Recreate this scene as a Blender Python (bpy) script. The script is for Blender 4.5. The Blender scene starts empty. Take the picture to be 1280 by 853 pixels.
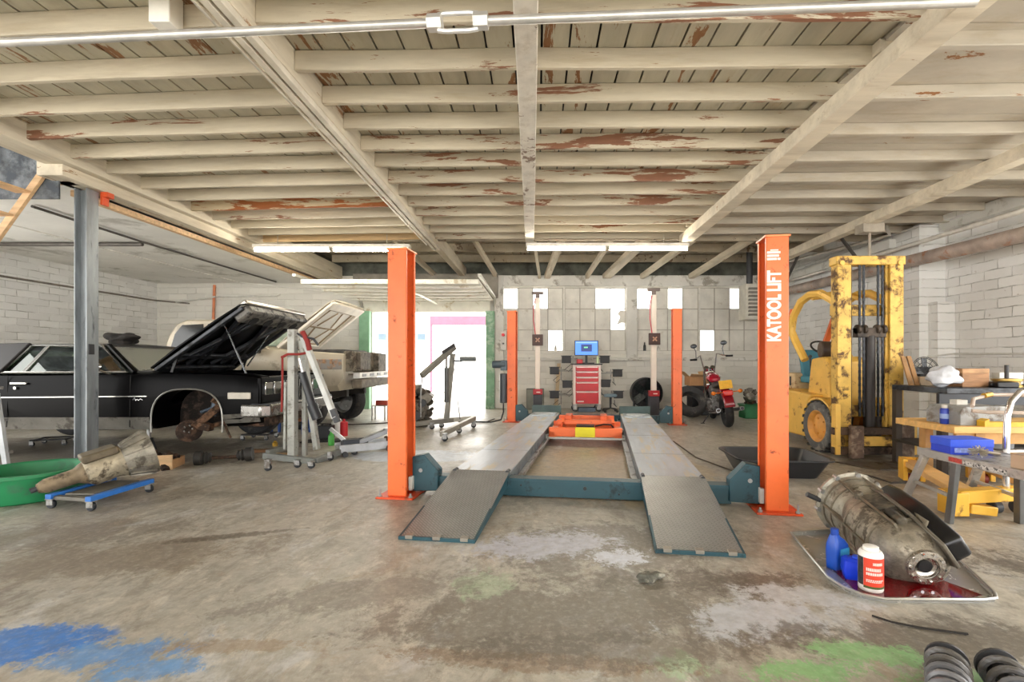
import bpy, bmesh, math, random
from mathutils import Vector as V, Matrix, noise as mnoise
random.seed(7)
D = bpy.data; C = bpy.context.scene.collection
R = math.radians
F, VX, VY, H = 600.0, 672.0, 452.0, 1.2      # focal length in px, vanishing point, eye height

def P(px, py, Y): return V(((px-VX)*Y/F, Y, H-(py-VY)*Y/F))
def G(px, py, z=0.0):
    Y = F*(H-z)/(py-VY); return V(((px-VX)*Y/F, Y, z))
def S(h):
    h = h.lstrip('#'); return tuple((int(h[i:i+2], 16)/255)**2.2 for i in (0, 2, 4))+(1.0,)

# ------------------------------------------------------------------ materials
class NT:
    def __init__(s, name):
        s.m = D.materials.new(name); s.m.use_nodes = True; s.t = s.m.node_tree
        s.b = s.t.nodes['Principled BSDF']; s.tc = s.t.nodes.new('ShaderNodeTexCoord'); s.co = s.tc.outputs['Object']
    def n(s, typ, **kw):
        x = s.t.nodes.new('ShaderNode'+typ)
        for k, v in kw.items():
            if k in x.inputs: x.inputs[k].default_value = v
            else: setattr(x, k, v)
        return x
    def l(s, a, b): s.t.links.new(a, b)
    def scale(s, sc, rot=0, loc=(0, 0, 0)):
        mp = s.n('Mapping'); mp.inputs['Scale'].default_value = sc; mp.inputs['Rotation'].default_value = (0, 0, rot)
        mp.inputs['Location'].default_value = loc
        s.l(s.co, mp.inputs['Vector']); return mp.outputs['Vector']
    def noise(s, scale, detail=4, rough=.55, vec=None, dist=0):
        x = s.n('TexNoise'); x.inputs['Scale'].default_value = scale; x.inputs['Detail'].default_value = detail
        x.inputs['Roughness'].default_value = rough; x.inputs['Distortion'].default_value = dist
        s.l(vec or s.co, x.inputs['Vector']); return x.outputs['Fac']
    def ramp(s, fac, a, b, ca=(0, 0, 0, 1), cb=(1, 1, 1, 1)):
        r = s.n('ValToRGB'); e = r.color_ramp.elements
        e[0].position = a; e[0].color = ca; e[1].position = b; e[1].color = cb
        s.l(fac, r.inputs['Fac']); return r.outputs['Color']
    def mix(s, fac, a, b, mode='MIX'):
        x = s.n('Mix', data_type='RGBA', blend_type=mode); x.clamp_factor = True
        for v, i in ((fac, 0), (a, 6), (b, 7)):
            if hasattr(v, 'links'): s.l(v, x.inputs[i])
            else: x.inputs[i].default_value = v
        return x.outputs[2]
    def math(s, op, a, b=0.0, c=0.0):
        x = s.n('Math', operation=op)
        for i, v in enumerate((a, b, c)):
            if hasattr(v, 'links'): s.l(v, x.inputs[i])
            else: x.inputs[i].default_value = v
        return x.outputs[0]
    def bump(s, fac, strength=.3, dist=.01):
        x = s.n('Bump'); x.inputs['Strength'].default_value = strength; x.inputs['Distance'].default_value = dist
        s.l(fac, x.inputs['Height']); s.l(x.outputs['Normal'], s.b.inputs['Normal'])
    def out(s, col, rough=.5, metal=0):
        for v, k in ((col, 'Base Color'), (rough, 'Roughness'), (metal, 'Metallic')):
            if hasattr(v, 'links'): s.l(v, s.b.inputs[k])
            else: s.b.inputs[k].default_value = v
        return s.m

MC = {}
def M(col, rough=.5, metal=0, var=.18, sc=5, dirt=None, amt=.3, dsc=6, bump=0, bsc=60, coat=0, stretch=None):
    key = (col, rough, metal, var, sc, dirt, amt, dsc, bump, bsc, coat, stretch)
    if key in MC: return MC[key]
    t = NT('mat_%s_%d' % (col.strip('#'), len(MC)))
    vec = t.scale(stretch) if stretch else None
    c0 = S(col)
    dk = tuple(x*(1-var*1.6) for x in c0[:3])+(1,); lt = tuple(min(1, x*(1+var*.6)) for x in c0[:3])+(1,)
    c = t.ramp(t.noise(sc, 5, .6, vec), .3, .7, dk, lt)
    ro = rough
    if dirt:
        f = t.ramp(t.noise(dsc, 8, .68, vec, .3), .62-amt*.4, .72-amt*.4)
        c = t.mix(f, c, S(dirt)); ro = t.math('MULTIPLY_ADD', f, .25, rough)
        if metal: metal = t.math('MULTIPLY', t.math('SUBTRACT', 1.0, f), metal)
    if bump: t.bump(t.noise(bsc, 4, .6, vec), bump, .01)
    t.b.inputs['Coat Weight'].default_value = coat
    MC[key] = t.out(c, ro, metal); return MC[key]

def glow(name, col, strength):
    t = NT(name); t.b.inputs['Emission Color'].default_value = S(col); t.b.inputs['Emission Strength'].default_value = strength
    return t.out(S(col), .4)

def glass(name, tint='#ffffff', refl=.08, rough=0.02):
    m = D.materials.new(name); m.use_nodes = True; t = m.node_tree; t.nodes.clear()
    o = t.nodes.new('ShaderNodeOutputMaterial'); tr = t.nodes.new('ShaderNodeBsdfTransparent'); tr.inputs[0].default_value = S(tint)
    gl = t.nodes.new('ShaderNodeBsdfGlossy'); gl.inputs['Roughness'].default_value = rough
    mx = t.nodes.new('ShaderNodeMixShader'); mx.inputs[0].default_value = refl
    t.links.new(tr.outputs[0], mx.inputs[1]); t.links.new(gl.outputs[0], mx.inputs[2]); t.links.new(mx.outputs[0], o.inputs[0]); return m

# ------------------------------------------------------------------ mesh building
def frame(p, d, up=(0, 0, 1)):
    z = V(d).normalized(); u = V(up)
    if abs(z.dot(u)) > .98: u = V((1, 0, 0))
    x = u.cross(z).normalized(); y = z.cross(x)
    m = Matrix((x, y, z)).transposed().to_4x4(); m.translation = V(p); return m
def T(x, y, z): return Matrix.Translation((x, y, z))
def RX(a): return Matrix.Rotation(R(a), 4, 'X')
def RY(a): return Matrix.Rotation(R(a), 4, 'Y')
def RZ(a): return Matrix.Rotation(R(a), 4, 'Z')

class MB:
    def __init__(s): s.bm = bmesh.new(); s.m = Matrix()
    def at(s, m): s.m = m; return s
    def v(s, c): return s.bm.verts.new(s.m @ V(c))
    def f(s, vs):
        try: return s.bm.faces.new(vs)
        except ValueError: return None
    def box(s, x0, x1, y0, y1, z0, z1):
        v = [s.v((x, y, z)) for z in (z0, z1) for y in (y0, y1) for x in (x0, x1)]
        for q in ((0, 2, 3, 1), (4, 5, 7, 6), (0, 1, 5, 4), (2, 6, 7, 3), (0, 4, 6, 2), (1, 3, 7, 5)): s.f([v[i] for i in q])
        return s
    def cb(s, c, sx, sy, sz): return s.box(c[0]-sx/2, c[0]+sx/2, c[1]-sy/2, c[1]+sy/2, c[2]-sz/2, c[2]+sz/2)
    def bar(s, p, q, w, h, up=(0, 0, 1)):
        p, q = V(p), V(q); o = s.m; s.m = o @ frame(p, q-p, up); L = (q-p).length
        s.box(-w/2, w/2, -h/2, h/2, 0, L); s.m = o; return s
    def tube(s, pts, r, n=8, closed=False, cap=True):
        pts = [V(p) for p in pts]; k = len(pts); rs = r if isinstance(r, (list, tuple)) else [r]*k
        rings = []; x = None
        for i, p in enumerate(pts):
            a = pts[(i-1) % k] if (i or closed) else p; b = pts[(i+1) % k] if (i < k-1 or closed) else p
            d = (b-a).normalized() if (b-a).length > 1e-9 else V((0, 0, 1))
            if x is None:
                x = V((0, 0, 1)).cross(d)
                if x.length < .05: x = V((1, 0, 0)).cross(d)
            x = (x-d*x.dot(d)).normalized(); y = d.cross(x)
            rings.append([s.v(p+(x*math.cos(2*math.pi*j/n)+y*math.sin(2*math.pi*j/n))*rs[i]) for j in range(n)])
        for i in range(k if closed else k-1):
            A, B = rings[i], rings[(i+1) % k]
            for j in range(n): s.f((A[j], A[(j+1) % n], B[(j+1) % n], B[j]))
        if cap and not closed: s.f(rings[0][::-1]); s.f(rings[-1])
        return s
    def cyl(s, p, q, r, r2=None, n=16): return s.tube([p, q], [r, r if r2 is None else r2], n)
    def lathe(s, prof, n=24, mt=None, a0=0, a1=360, closed=False):
        o = s.m
        if mt is not None: s.m = o @ mt
        full = abs(a1-a0) >= 359.9; k = n if full else n+1
        rings = [[s.v((r*math.cos(R(a0+(a1-a0)*j/n)), r*math.sin(R(a0+(a1-a0)*j/n)), z)) for j in range(k)] if r > 1e-6 else [s.v((0, 0, z))] for r, z in prof]
        prs = list(zip(rings, rings[1:]))+([(rings[-1], rings[0])] if closed else [])
        for A, B in prs:
            for j in range(n):
                j2 = (j+1) % k
                if len(A) == 1 and len(B) == 1: continue
                if len(A) == 1: s.f((A[0], B[j], B[j2]))
                elif len(B) == 1: s.f((A[j], A[j2], B[0]))
                else: s.f((A[j], A[j2], B[j2], B[j]))
        s.m = o; return s
    def prism(s, pts, axis, a, b):
        def c(p, t): return {'x': (t, p[0], p[1]), 'y': (p[0], t, p[1]), 'z': (p[0], p[1], t)}[axis]
        A = [s.v(c(p, a)) for p in pts]; B = [s.v(c(p, b)) for p in pts]; n = len(pts)
        s.f(A); s.f(B[::-1])
        for i in range(n): s.f((A[i], A[(i+1) % n], B[(i+1) % n], B[i]))
        return s
    def sph(s, c, r, sc=(1, 1, 1), n=12, m=8, jit=0, seed=0):
        o = s.m; s.m = o @ T(*c); top = s.v((0, 0, r*sc[2])); bot = s.v((0, 0, -r*sc[2])); rings = []
        for i in range(1, m):
            th = math.pi*i/m; ring = []
            for j in range(n):
                ph = 2*math.pi*j/n; d = V((math.sin(th)*math.cos(ph), math.sin(th)*math.sin(ph), math.cos(th)))
                k = r*(1+jit*mnoise.noise(d*1.7+V((seed*7.3, seed, 0))))
                ring.append(s.v((d.x*k*sc[0], d.y*k*sc[1], d.z*k*sc[2])))
            rings.append(ring)
        for j in range(n):
            s.f((top, rings[0][j], rings[0][(j+1) % n])); s.f((bot, rings[-1][(j+1) % n], rings[-1][j]))
        for A, B in zip(rings, rings[1:]):
            for j in range(n): s.f((A[j], B[j], B[(j+1) % n], A[(j+1) % n]))
        s.m = o; return s
    def loft(s, secs, closed=True, cap=True):
        rs = [[s.v(p) for p in q] for q in secs]; n = len(rs[0])
        for A, B in zip(rs, rs[1:]):
            for j in range(n if closed else n-1): s.f((A[j], A[(j+1) % n], B[(j+1) % n], B[j]))
        if cap and closed: s.f(rs[0][::-1]); s.f(rs[-1])
        return s
    def slab(s, q, t):
        q = [V(p) for p in q]; nn = (q[1]-q[0]).cross(q[2]-q[0]).normalized()*t
        A = [s.v(p) for p in q]; B = [s.v(p+nn) for p in q]; n = len(q); s.f(A); s.f(B[::-1])
        for i in range(n): s.f((A[i], A[(i+1) % n], B[(i+1) % n], B[i]))
        return s
    def torus(s, R0, r, n=28, k=8, mt=None, sc=(1, 1)):
        return s.lathe([(R0+r*sc[0]*math.cos(2*math.pi*i/k), r*sc[1]*math.sin(2*math.pi*i/k)) for i in range(k)], n, mt, closed=True)
    def build(s, name, mat, parent=None, loc=(0, 0, 0), rotz=0, bevel=0, seg=2, sub=0, ang=38, solid=0):
        bmesh.ops.recalc_face_normals(s.bm, faces=s.bm.faces[:])
        me = D.meshes.new(name); s.bm.to_mesh(me); s.bm.free(); me.materials.append(mat)
        me.polygons.foreach_set('use_smooth', [True]*len(me.polygons)); me.set_sharp_from_angle(angle=R(ang)); me.update()
        o = D.objects.new(name, me); C.objects.link(o); o.location = loc; o.rotation_euler = (0, 0, R(rotz))
        if parent: o.parent = parent
        if solid: x = o.modifiers.new('Solid', 'SOLIDIFY'); x.thickness = solid; x.offset = 0
        if bevel: x = o.modifiers.new('Bevel', 'BEVEL'); x.width = bevel; x.segments = seg; x.limit_method = 'ANGLE'; x.angle_limit = R(40); x.harden_normals = False
        if sub: x = o.modifiers.new('Sub', 'SUBSURF'); x.levels = x.render_levels = sub
        return o

def tag(o, label, cat, group=None):
    o['label'] = label; o['category'] = cat
    if group: o['group'] = group
    return o
def thing(name, label, cat, loc=(0, 0, 0), rotz=0, group=None):
    o = D.objects.new(name, None); C.objects.link(o); o.location = loc; o.rotation_euler = (0, 0, R(rotz)); o.empty_display_size = .1
    return tag(o, label, cat, group)
def struct(o): o['kind'] = 'structure'; return o
def dup(o, loc=None, rotz=None, label=None, parent=None, top=True):
    c = o.copy(); C.objects.link(c)
    if parent: c.parent = parent
    if loc is not None: c.location = loc
    if rotz is not None: c.rotation_euler = (0, 0, R(rotz))
    if label: c['label'] = label
    for ch in list(o.children): dup(ch, parent=c)
    return c
def cut(o, cutter):
    x = o.modifiers.new('b', 'BOOLEAN'); x.operation = 'DIFFERENCE'; x.object = cutter; x.solver = 'EXACT'
    dg = bpy.context.evaluated_depsgraph_get(); me = D.meshes.new_from_object(o.evaluated_get(dg)); o.modifiers.clear(); o.data = me
    D.objects.remove(cutter); return o
def text(name, s, size, mat, parent, mt, depth=.002, sx=1.0, bold=0):
    cu = D.curves.new(name, 'FONT'); cu.body = s; cu.size = size; cu.extrude = depth; cu.offset = bold; cu.align_x = 'CENTER'; cu.align_y = 'CENTER'
    o = D.objects.new(name, cu); C.objects.link(o)
    dg = bpy.context.evaluated_depsgraph_get(); me = D.meshes.new_from_object(o.evaluated_get(dg)); D.objects.remove(o)
    me.transform(mt @ Matrix.Diagonal((sx, 1, 1, 1))); me.materials.clear(); me.materials.append(mat)
    o = D.objects.new(name, me); C.objects.link(o); o.parent = parent; return o
def ordn(i): return ['first', 'second', 'third', 'fourth', 'fifth', 'sixth', 'seventh', 'eighth', 'ninth', 'tenth', 'eleventh', 'twelfth', 'thirteenth', 'fourteenth', 'fifteenth', 'sixteenth'][i]
# ================================================================== THE SETTING
YB = 12.3
def floor_mat():
    t = NT('stained_concrete_with_glare'); 
    diag = t.scale((1, .45, 1), R(-28))
    a = t.noise(.55, 6, .62, diag, .4); b = t.noise(2.3, 8, .68, diag, .5); c = t.noise(14, 6, .7)
    col = t.ramp(a, .3, .72, S('#8d877b'), S('#d3cdbf'))
    col = t.mix(t.ramp(b, .40, .62), col, S('#a9a69c'))
    col = t.mix(t.math('MULTIPLY', t.ramp(t.noise(1.3, 8, .7, t.scale((1, .6, 1), R(30), (3, 7, 0)), .8), .52, .68), .6), col, S('#5f584e'))
    col = t.mix(t.math('MULTIPLY', t.ramp(t.noise(3.1, 8, .72, t.scale((1, .5, 1), R(-20), (9, 2, 0)), .6), .56, .66), .6), col, S('#94826a'))
    col = t.mix(t.math('MULTIPLY', t.ramp(t.noise(2.2, 8, .72, t.scale((1, .7, 1), R(10), (1, 5, 0)), .6), .55, .62), .6), col, S('#c9cbcb'))
    m1 = t.noise(5.5, 10, .78, t.scale((1, .5, 1), R(-25), (4, 1, 0)), .6); m2 = t.noise(9, 10, .8, t.scale((1, .6, 1), R(20), (2, 8, 0)), .4)
    col = t.mix(t.math('MULTIPLY', t.ramp(m1, .50, .60), .42), col, S('#6b6255')); col = t.mix(t.math('MULTIPLY', t.ramp(m2, .53, .62), .4), col, S('#ddd6c6'))
    col = t.mix(t.math('MULTIPLY', t.ramp(t.noise(3.2, 9, .75, t.scale((1, .45, 1), R(-35), (6, 6, 0)), .8), .56, .66), .5), col, S('#a5907a'))
    def patch(col, cx, cy, rx, ry, rgb, amt=1.0, nsc=5, thr=.62, rot=0):
        mp = t.n('Mapping'); mp.vector_type = 'TEXTURE'; mp.inputs['Location'].default_value = (cx, cy, 0); mp.inputs['Rotation'].default_value = (0, 0, R(rot)); mp.inputs['Scale'].default_value = (rx, ry, 1)
        t.l(t.co, mp.inputs['Vector']); ln = t.n('VectorMath', operation='LENGTH'); t.l(mp.outputs['Vector'], ln.inputs[0])
        d = t.math('SUBTRACT', 1.0, ln.outputs['Value'])
        nz = t.noise(nsc*1.5, 8, .74, t.scale((1, .75, 1), R(15), (cx, cy, 3)), .5)
        nz = t.math('ADD', t.math('MULTIPLY', nz, .6), t.math('MULTIPLY', t.noise(nsc*7, 10, .8, t.scale((1, .9, 1), R(20), (cy, cx, 1))), .4))
        f = t.ramp(t.math('ADD', t.math('MULTIPLY', d, .27), nz), thr-.01, thr+.05)
        inside = t.ramp(d, 0, .12)
        f = t.math('MULTIPLY', t.math('MULTIPLY', f, inside), amt)
        return t.mix(f, col, S(rgb)), f
    D_ = '#5f574b'
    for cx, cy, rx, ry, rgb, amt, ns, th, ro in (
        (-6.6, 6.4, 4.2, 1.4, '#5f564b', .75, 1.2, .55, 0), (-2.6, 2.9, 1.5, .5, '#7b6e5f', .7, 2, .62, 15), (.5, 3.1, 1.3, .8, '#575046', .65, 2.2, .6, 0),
        (.05, 3.15, .75, .35, '#b9bcc8', .9, 4, .6, 10), (.5, 2.95, .3, .2, '#d2d8e4', .9, 6, .6, 10), (.3, 2.3, 1.6, .5, '#5f584d', .7, 2, .58, 5),
        (1.1, 2.6, .6, .25, '#52473b', .8, 3, .6, 0), (1.1, 2.25, .75, .28, '#bcc0c6', .9, 3.5, .6, 5), (1.4, 2.45, .5, .18, '#c3c6ca', .8, 4, .6, -10),
        (1.75, 2.05, 1.0, .3, '#544e46', .75, 2.5, .58, 0), (3.1, 2.7, .8, .6, '#504a43', .8, 2.5, .6, 0), (1.04, 1.86, .35, .12, '#7fb877', .85, 8, .60, 0), (1.36, 1.97, .4, .13, '#86bb7d', .85, 8, .60, -10), (1.62, 1.8, .4, .12, '#86bb7d', .8, 8, .62, 0), (-1.5, 6.1, 1.0, .42, '#c9d4e2', .85, 1.5, .5, 0),  # last patch: pale blue door reflection painted into the floor colour
        (.55, 1.9, .3, .15, '#9cc092', .6, 7, .64, 0), (-.3, 2.6, .3, .3, '#a9c09c', .55, 6, .62, 0), (-1.3, 2.02, .5, .07, '#8f7450', .55, 6, .58, 3), (-.1, 1.93, .9, .09, '#7b6042', .6, 5, .58, -5), (.3, 2.0, 1.0, .2, '#5a5146', .6, 4, .6, 0), (-.9, 2.5, .9, .3, '#6b6257', .55, 3, .6, 15), (-3.4, 3.3, 1.3, .4, '#6b6156', .6, 2.5, .58, 12), (-3.0, 2.3, .9, .25, '#6f6459', .6, 3, .58, 8),
        (-2.22, 2.02, .42, .2, '#2b78cc', .95, 4, .52, 8), (-1.75, 1.97, .45, .16, '#4f8fd0', .8, 6, .6, 12), (-1.5, 1.87, .3, .12, '#5a97d4', .8, 7, .58, 12), (-4.6, 4.4, 1.5, .9, '#6a6055', .7, 2, .58, 20), (-2.1, 3.3, .55, .07, '#5f5446', .8, 3, .55, 18),
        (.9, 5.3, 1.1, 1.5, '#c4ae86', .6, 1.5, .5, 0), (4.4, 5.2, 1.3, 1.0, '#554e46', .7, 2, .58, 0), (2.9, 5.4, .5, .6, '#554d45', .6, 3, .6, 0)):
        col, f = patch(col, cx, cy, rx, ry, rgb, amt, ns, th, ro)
    col = t.mix(t.math('MULTIPLY', t.ramp(c, .42, .62), .3), col, S('#6a6256'))
    col = t.mix(t.math('MULTIPLY', t.ramp(t.noise(30, 4, .7), .5, .7), .22), col, S('#d8d1c2'))
    vo = t.n('TexVoronoi', feature='DISTANCE_TO_EDGE'); vo.inputs['Scale'].default_value = .25
    dm = t.n('VectorMath', operation='ADD'); nz = t.n('TexNoise'); nz.inputs['Scale'].default_value = 1.2; nz.inputs['Detail'].default_value = 7
    t.l(t.co, nz.inputs['Vector']); t.l(t.co, dm.inputs[0]); t.l(nz.outputs['Color'], dm.inputs[1]); t.l(dm.outputs[0], vo.inputs['Vector'])
    col = t.mix(t.math('MULTIPLY', t.ramp(vo.outputs['Distance'], .0, .003, (.5, .5, .5, 1), (0, 0, 0, 1)), t.ramp(t.noise(.8, 2), .5, .6)), col, S('#7a7062'))
    ro = t.ramp(b, .3, .7, (.3, .3, .3, 1), (.55, .55, .55, 1))
    t.bump(t.math('ADD', t.noise(25, 6, .7), t.math('MULTIPLY', b, 2.0)), .18, .01)
    return t.out(col, ro)
def brick_mat(name, wall, sc=1.0, tone='#ececea', dark='#8b8881', amt=.55):
    t = NT(name); sp = t.n('SeparateXYZ'); t.l(t.co, sp.inputs[0]); cb = t.n('CombineXYZ')
    t.l(sp.outputs['Y' if wall == 'x' else 'X'], cb.inputs[0]); t.l(sp.outputs['Z'], cb.inputs[1])
    ad = t.n('VectorMath', operation='MULTIPLY_ADD'); nz = t.n('TexNoise'); nz.inputs['Scale'].default_value = 5; t.l(t.co, nz.inputs['Vector'])
    ad.inputs[1].default_value = (.03, .03, .03); t.l(nz.outputs['Color'], ad.inputs[0]); t.l(cb.outputs[0], ad.inputs[2])
    br = t.n('TexBrick'); t.l(ad.outputs[0], br.inputs['Vector']); br.inputs['Scale'].default_value = 1.0
    br.inputs['Brick Width'].default_value = .40*sc; br.inputs['Row Height'].default_value = .135*sc; br.inputs['Mortar Size'].default_value = .008
    br.inputs['Mortar Smooth'].default_value = .4; br.inputs['Color1'].default_value = S(tone); br.inputs['Color2'].default_value = tuple(x*.86 for x in S(tone)[:3])+(1,)
    br.inputs['Mortar'].default_value = S(tone)
    mort = t.math('MULTIPLY', br.outputs['Fac'], t.ramp(t.noise(3.5, 5, .6), .42, .66))
    col = t.mix(t.math('MULTIPLY', mort, amt+.25), br.outputs['Color'], S(dark))
    col = t.mix(t.math('MULTIPLY', t.ramp(t.noise(1.1, 7, .65), .45, .75), .35), col, S('#cfcdc7'))
    col = t.mix(t.ramp(t.noise(9, 8, .75), .66, .72), col, S('#8d7c6c'))
    t.bump(t.math('SUBTRACT', t.math('MULTIPLY', t.noise(14, 6, .6), .5), br.outputs['Fac']), .8, .012)
    return t.out(col, .75)
def wood_paint(name, tone, bare, amt, sx=(.5, 4, 4), island=True):
    t = NT(name); vec = t.scale(sx)
    if island:
        g = t.n('ObjectInfo'); cb = t.n('VectorMath', operation='ADD'); t.l(vec, cb.inputs[0]); m3 = t.math('MULTIPLY', g.outputs['Random'], 37.0)
        cc = t.n('CombineXYZ'); t.l(m3, cc.inputs[0]); t.l(m3, cc.inputs[1]); t.l(cc.outputs[0], cb.inputs[1]); vec = cb.outputs[0]
    col = t.ramp(t.noise(1.2, 6, .62, vec), .32, .7, tuple(x*.72 for x in S(tone)[:3])+(1,), S(tone))
    col = t.mix(t.math('MULTIPLY', t.ramp(t.noise(2.6, 7, .7, vec), .5, .72), .45), col, S('#9c8a6c'))
    big = t.noise(.32, 3, .5, vec)
    f = t.ramp(t.math('ADD', t.noise(1.9, 8, .7, vec, .4), t.math('MULTIPLY', t.math('SUBTRACT', big, .5), .55)), .70-amt*.3, .715-amt*.3)
    col = t.mix(f, col, t.ramp(t.noise(6, 5, .6, vec), .3, .7, S(bare), tuple(min(1, x*1.4) for x in S(bare)[:3])+(1,)))
    t.bump(t.noise(8, 6, .65, vec), .25, .01)
    return t.out(col, .72)

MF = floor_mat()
M_joist = wood_paint('peeling_joist_paint', '#d3c8b1', '#7d5742', .36)
M_beam = wood_paint('painted_beam', '#e0d5bf', '#8a6a4c', .12, (4, .5, 4))
M_plank = wood_paint('painted_planks', '#c3bca6', '#7a5638', .32, (3, .5, 3))
M_plank2 = wood_paint('whitewashed_planks', '#bfb6a6', '#77502f', .12, (.8, 2, 3))
M_roof = wood_paint('weathered_roof_boards', '#a79c88', '#5c4c3c', .2, (3, .6, 3))
M_white = M('#d9d8d2', .7, 0, .08, 2, '#a7a299', .12, 2.5, .15, 20)
M_rawwood = M('#dcb68a', .6, 0, .2, 3, stretch=(1, 6, 6))
M_grey = M('#d9d7d0', .75, 0, .12, 1.5, '#9a958b', .2, 3, .2, 25)

b = MB(); b.box(-9.95, 6.9, -7, 12.5, -.1, 0)
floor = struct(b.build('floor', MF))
b = MB(); b.box(-40, 40, 12.5, 60, -.12, -.02); b.box(-40, 40, -40, -7, -.12, -.02); b.box(-40, -9.95, -7, 12.5, -.12, -.02); b.box(6.9, 40, -7, 12.5, -.12, -.02)
struct(b.build('ground', M('#c9c5bd', .8)))
# walls
b = MB(); b.box(-9.95, -9.75, 6.9, YB, 0, 3.9); struct(b.build('wall_left', brick_mat('white_block_left', 'x')))  # stops short out of view, an added gap that lets sky light in
wx = [(-4.24, -1.31, 0, 2.47), (-.89, .65, 1.47, 3.09), (.70, 2.26, 1.47, 3.09), (2.56, 4.13, 1.47, 3.09), (4.17, 5.7, 1.47, 3.09)]
b = MB(); x = -9.95
for x0, x1, z0, z1 in wx:
    b.box(x, x0, YB, YB+.22, 0, 3.39)
    if z0: b.box(x0, x1, YB, YB+.22, 0, z0)
    b.box(x0, x1, YB, YB+.22, z1, 3.39); x = x1
b.box(x, 6.9, YB, YB+.22, 0, 3.39)
struct(b.build('wall_back', brick_mat('painted_block_back', 'y', 1.15, '#e2dfd6', '#aba599', .3)))
b = MB(); b.box(-9.9, 6.9, YB+.24, YB+.3, 3.3, 4.1); struct(b.build('trim_1', M('#6f7168', .8, 0, .4, 3)))
b = MB(); b.box(-1.08, -.86, YB-.12, YB, 0, 3.39); b.box(2.27, 2.55, YB-.06, YB, 1.25, 3.39); b.box(-.95, 6.2, YB-.1, YB, 3.12, 3.39)
struct(b.build('trim_2', M_grey, bevel=.01))
b = MB(); b.box(-.86, 6.2, YB-.09, YB, 1.22, 1.30); struct(b.build('trim_3', M_grey, bevel=.01))
b = MB(); b.box(6.2, 6.4, 8.3, YB, 0, 3.42); b.box(6.2, 6.9, 7.8, 8.3, 0, 3.42); b.box(6.63, 6.85, 5.0, 7.8, 0, 3.48); b.box(6.35, 6.63, 7.62, 7.8, 0, 2.15); b.box(6.4, 6.9, 7.0, 12.5, 3.42, 3.9)
struct(b.build('wall_right', brick_mat('white_brick_right', 'x', 1.05, '#f0f0ee', '#8d8a84', .6)))  # near end left open out of view, added gap for sky light
b = MB(); b.box(6.5, 6.7, 5.0, 7.78, 3.30, 3.50); b.box(6.08, 6.3, 8.3, YB, 3.16, 3.32)
struct(b.build('trim_4', M_white, bevel=.01))
b = MB(); b.box(6.75, 6.9, -2.5, 8, 3.5, 4.1); struct(b.build('trim_5', M('#7f9a84', .8, 0, .4, 2)))
# ceilings
b = MB(); x = -5.3
while x < 2.5:
    w = .205; b.box(x+.008, x+w-.008, -7, 8.75, 3.53+random.uniform(0, .006), 3.56); x += w
cl = struct(b.build('ceiling', M_plank)); 
b = MB(); x = -5.3; y = -7
while y < 8.7:
    b.box(2.5, 6.9, y+.004, y+.60, 3.505+random.uniform(0, .008), 3.54); y += .604
struct(b.build('ceiling_right', M_plank2))
b = MB(); x = -5.4
while x < 6.8:
    b.box(x+.006, x+.19, 8.75, 12.6, 3.80+random.uniform(0, .01), 3.84); x += .2
b.box(-5.4, 6.8, 8.75, 8.8, 3.4, 3.84)
struct(b.build('ceiling_rear', M_roof))
b = MB(); b.box(-9.8, -5.3, 5.45, YB+.1, 3.2, 3.26); struct(b.build('ceiling_left', M('#eeede9', .8, 0, .08, 1, '#bdbbb4', .15, 1.2, .2, 14)))
b = MB(); b.box(-9.8, -5.2, 5.33, 5.45, 3.2, 3.75); struct(b.build('trim_6', M_rawwood))
b = MB(); b.box(-9.8, -5.2, -7, 5.4, 3.72, 3.8); struct(b.build('ceiling_attic', M('#7c8288', .9, 0, .5, 5, '#4a4e54', .4, 4, 1, 9)))
b = MB(); b.box(-10.2, 7.1, -7.2, 12.9, 4.12, 4.2); struct(b.build('roof', M('#555555', .9)))  # unseen slab added to stop sky light leaking in, extended forward for shade

# windows: painted-over panes with a few clear ones
M_pane = M('#dcd9d0', .6, 0, .1, 3, '#c0b9ab', .05, 5)
M_clear = glass('window_glass', '#ffffff', .06)
clear = {1: {(0, 0), (2, 0), (3, 2)}, 2: {(2, 0), (3, 0), (3, 1)}, 3: {(0, 0), (2, 0)}, 4: {(0, 2), (2, 0)}}
for k in range(1, 5):
    x0, x1, z0, z1 = wx[k]; pw = (x1-x0)/4; ph = (z1-z0)/3
    fr = MB()
    for i in range(5): fr.box(x0+pw*i-.011, x0+pw*i+.011, YB+.05, YB+.09, z0, z1)
    for j in range(4): fr.box(x0, x1, YB+.052, YB+.088, z0+ph*j-.011, z0+ph*j+.011)
    w = struct(fr.build('window_%d' % k, M('#b3aea3', .6)))
    a, c = MB(), MB()
    for i in range(4):
        for j in range(3):
            bx = (x0+pw*i+.008, x0+pw*(i+1)-.008, YB+.066, YB+.074, z1-ph*(j+1)+.008, z1-ph*j-.008)
            (c if (i, j) in clear[k] else a).box(*bx)
    if k == 2:
        xr = x1-.012; zt = z1-ph; a.prism([(xr, zt-.06), (xr-.12, zt-.03), (xr-.2, zt-.13), (xr-.13, zt-.2), (xr-.22, zt-.42), (xr-.1, zt-.36), (xr, zt-.37)], 'y', YB+.03, YB+.045)
    a.build('painted_panes', M_pane, w); c.build('clear_panes', M_clear, w)
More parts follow.
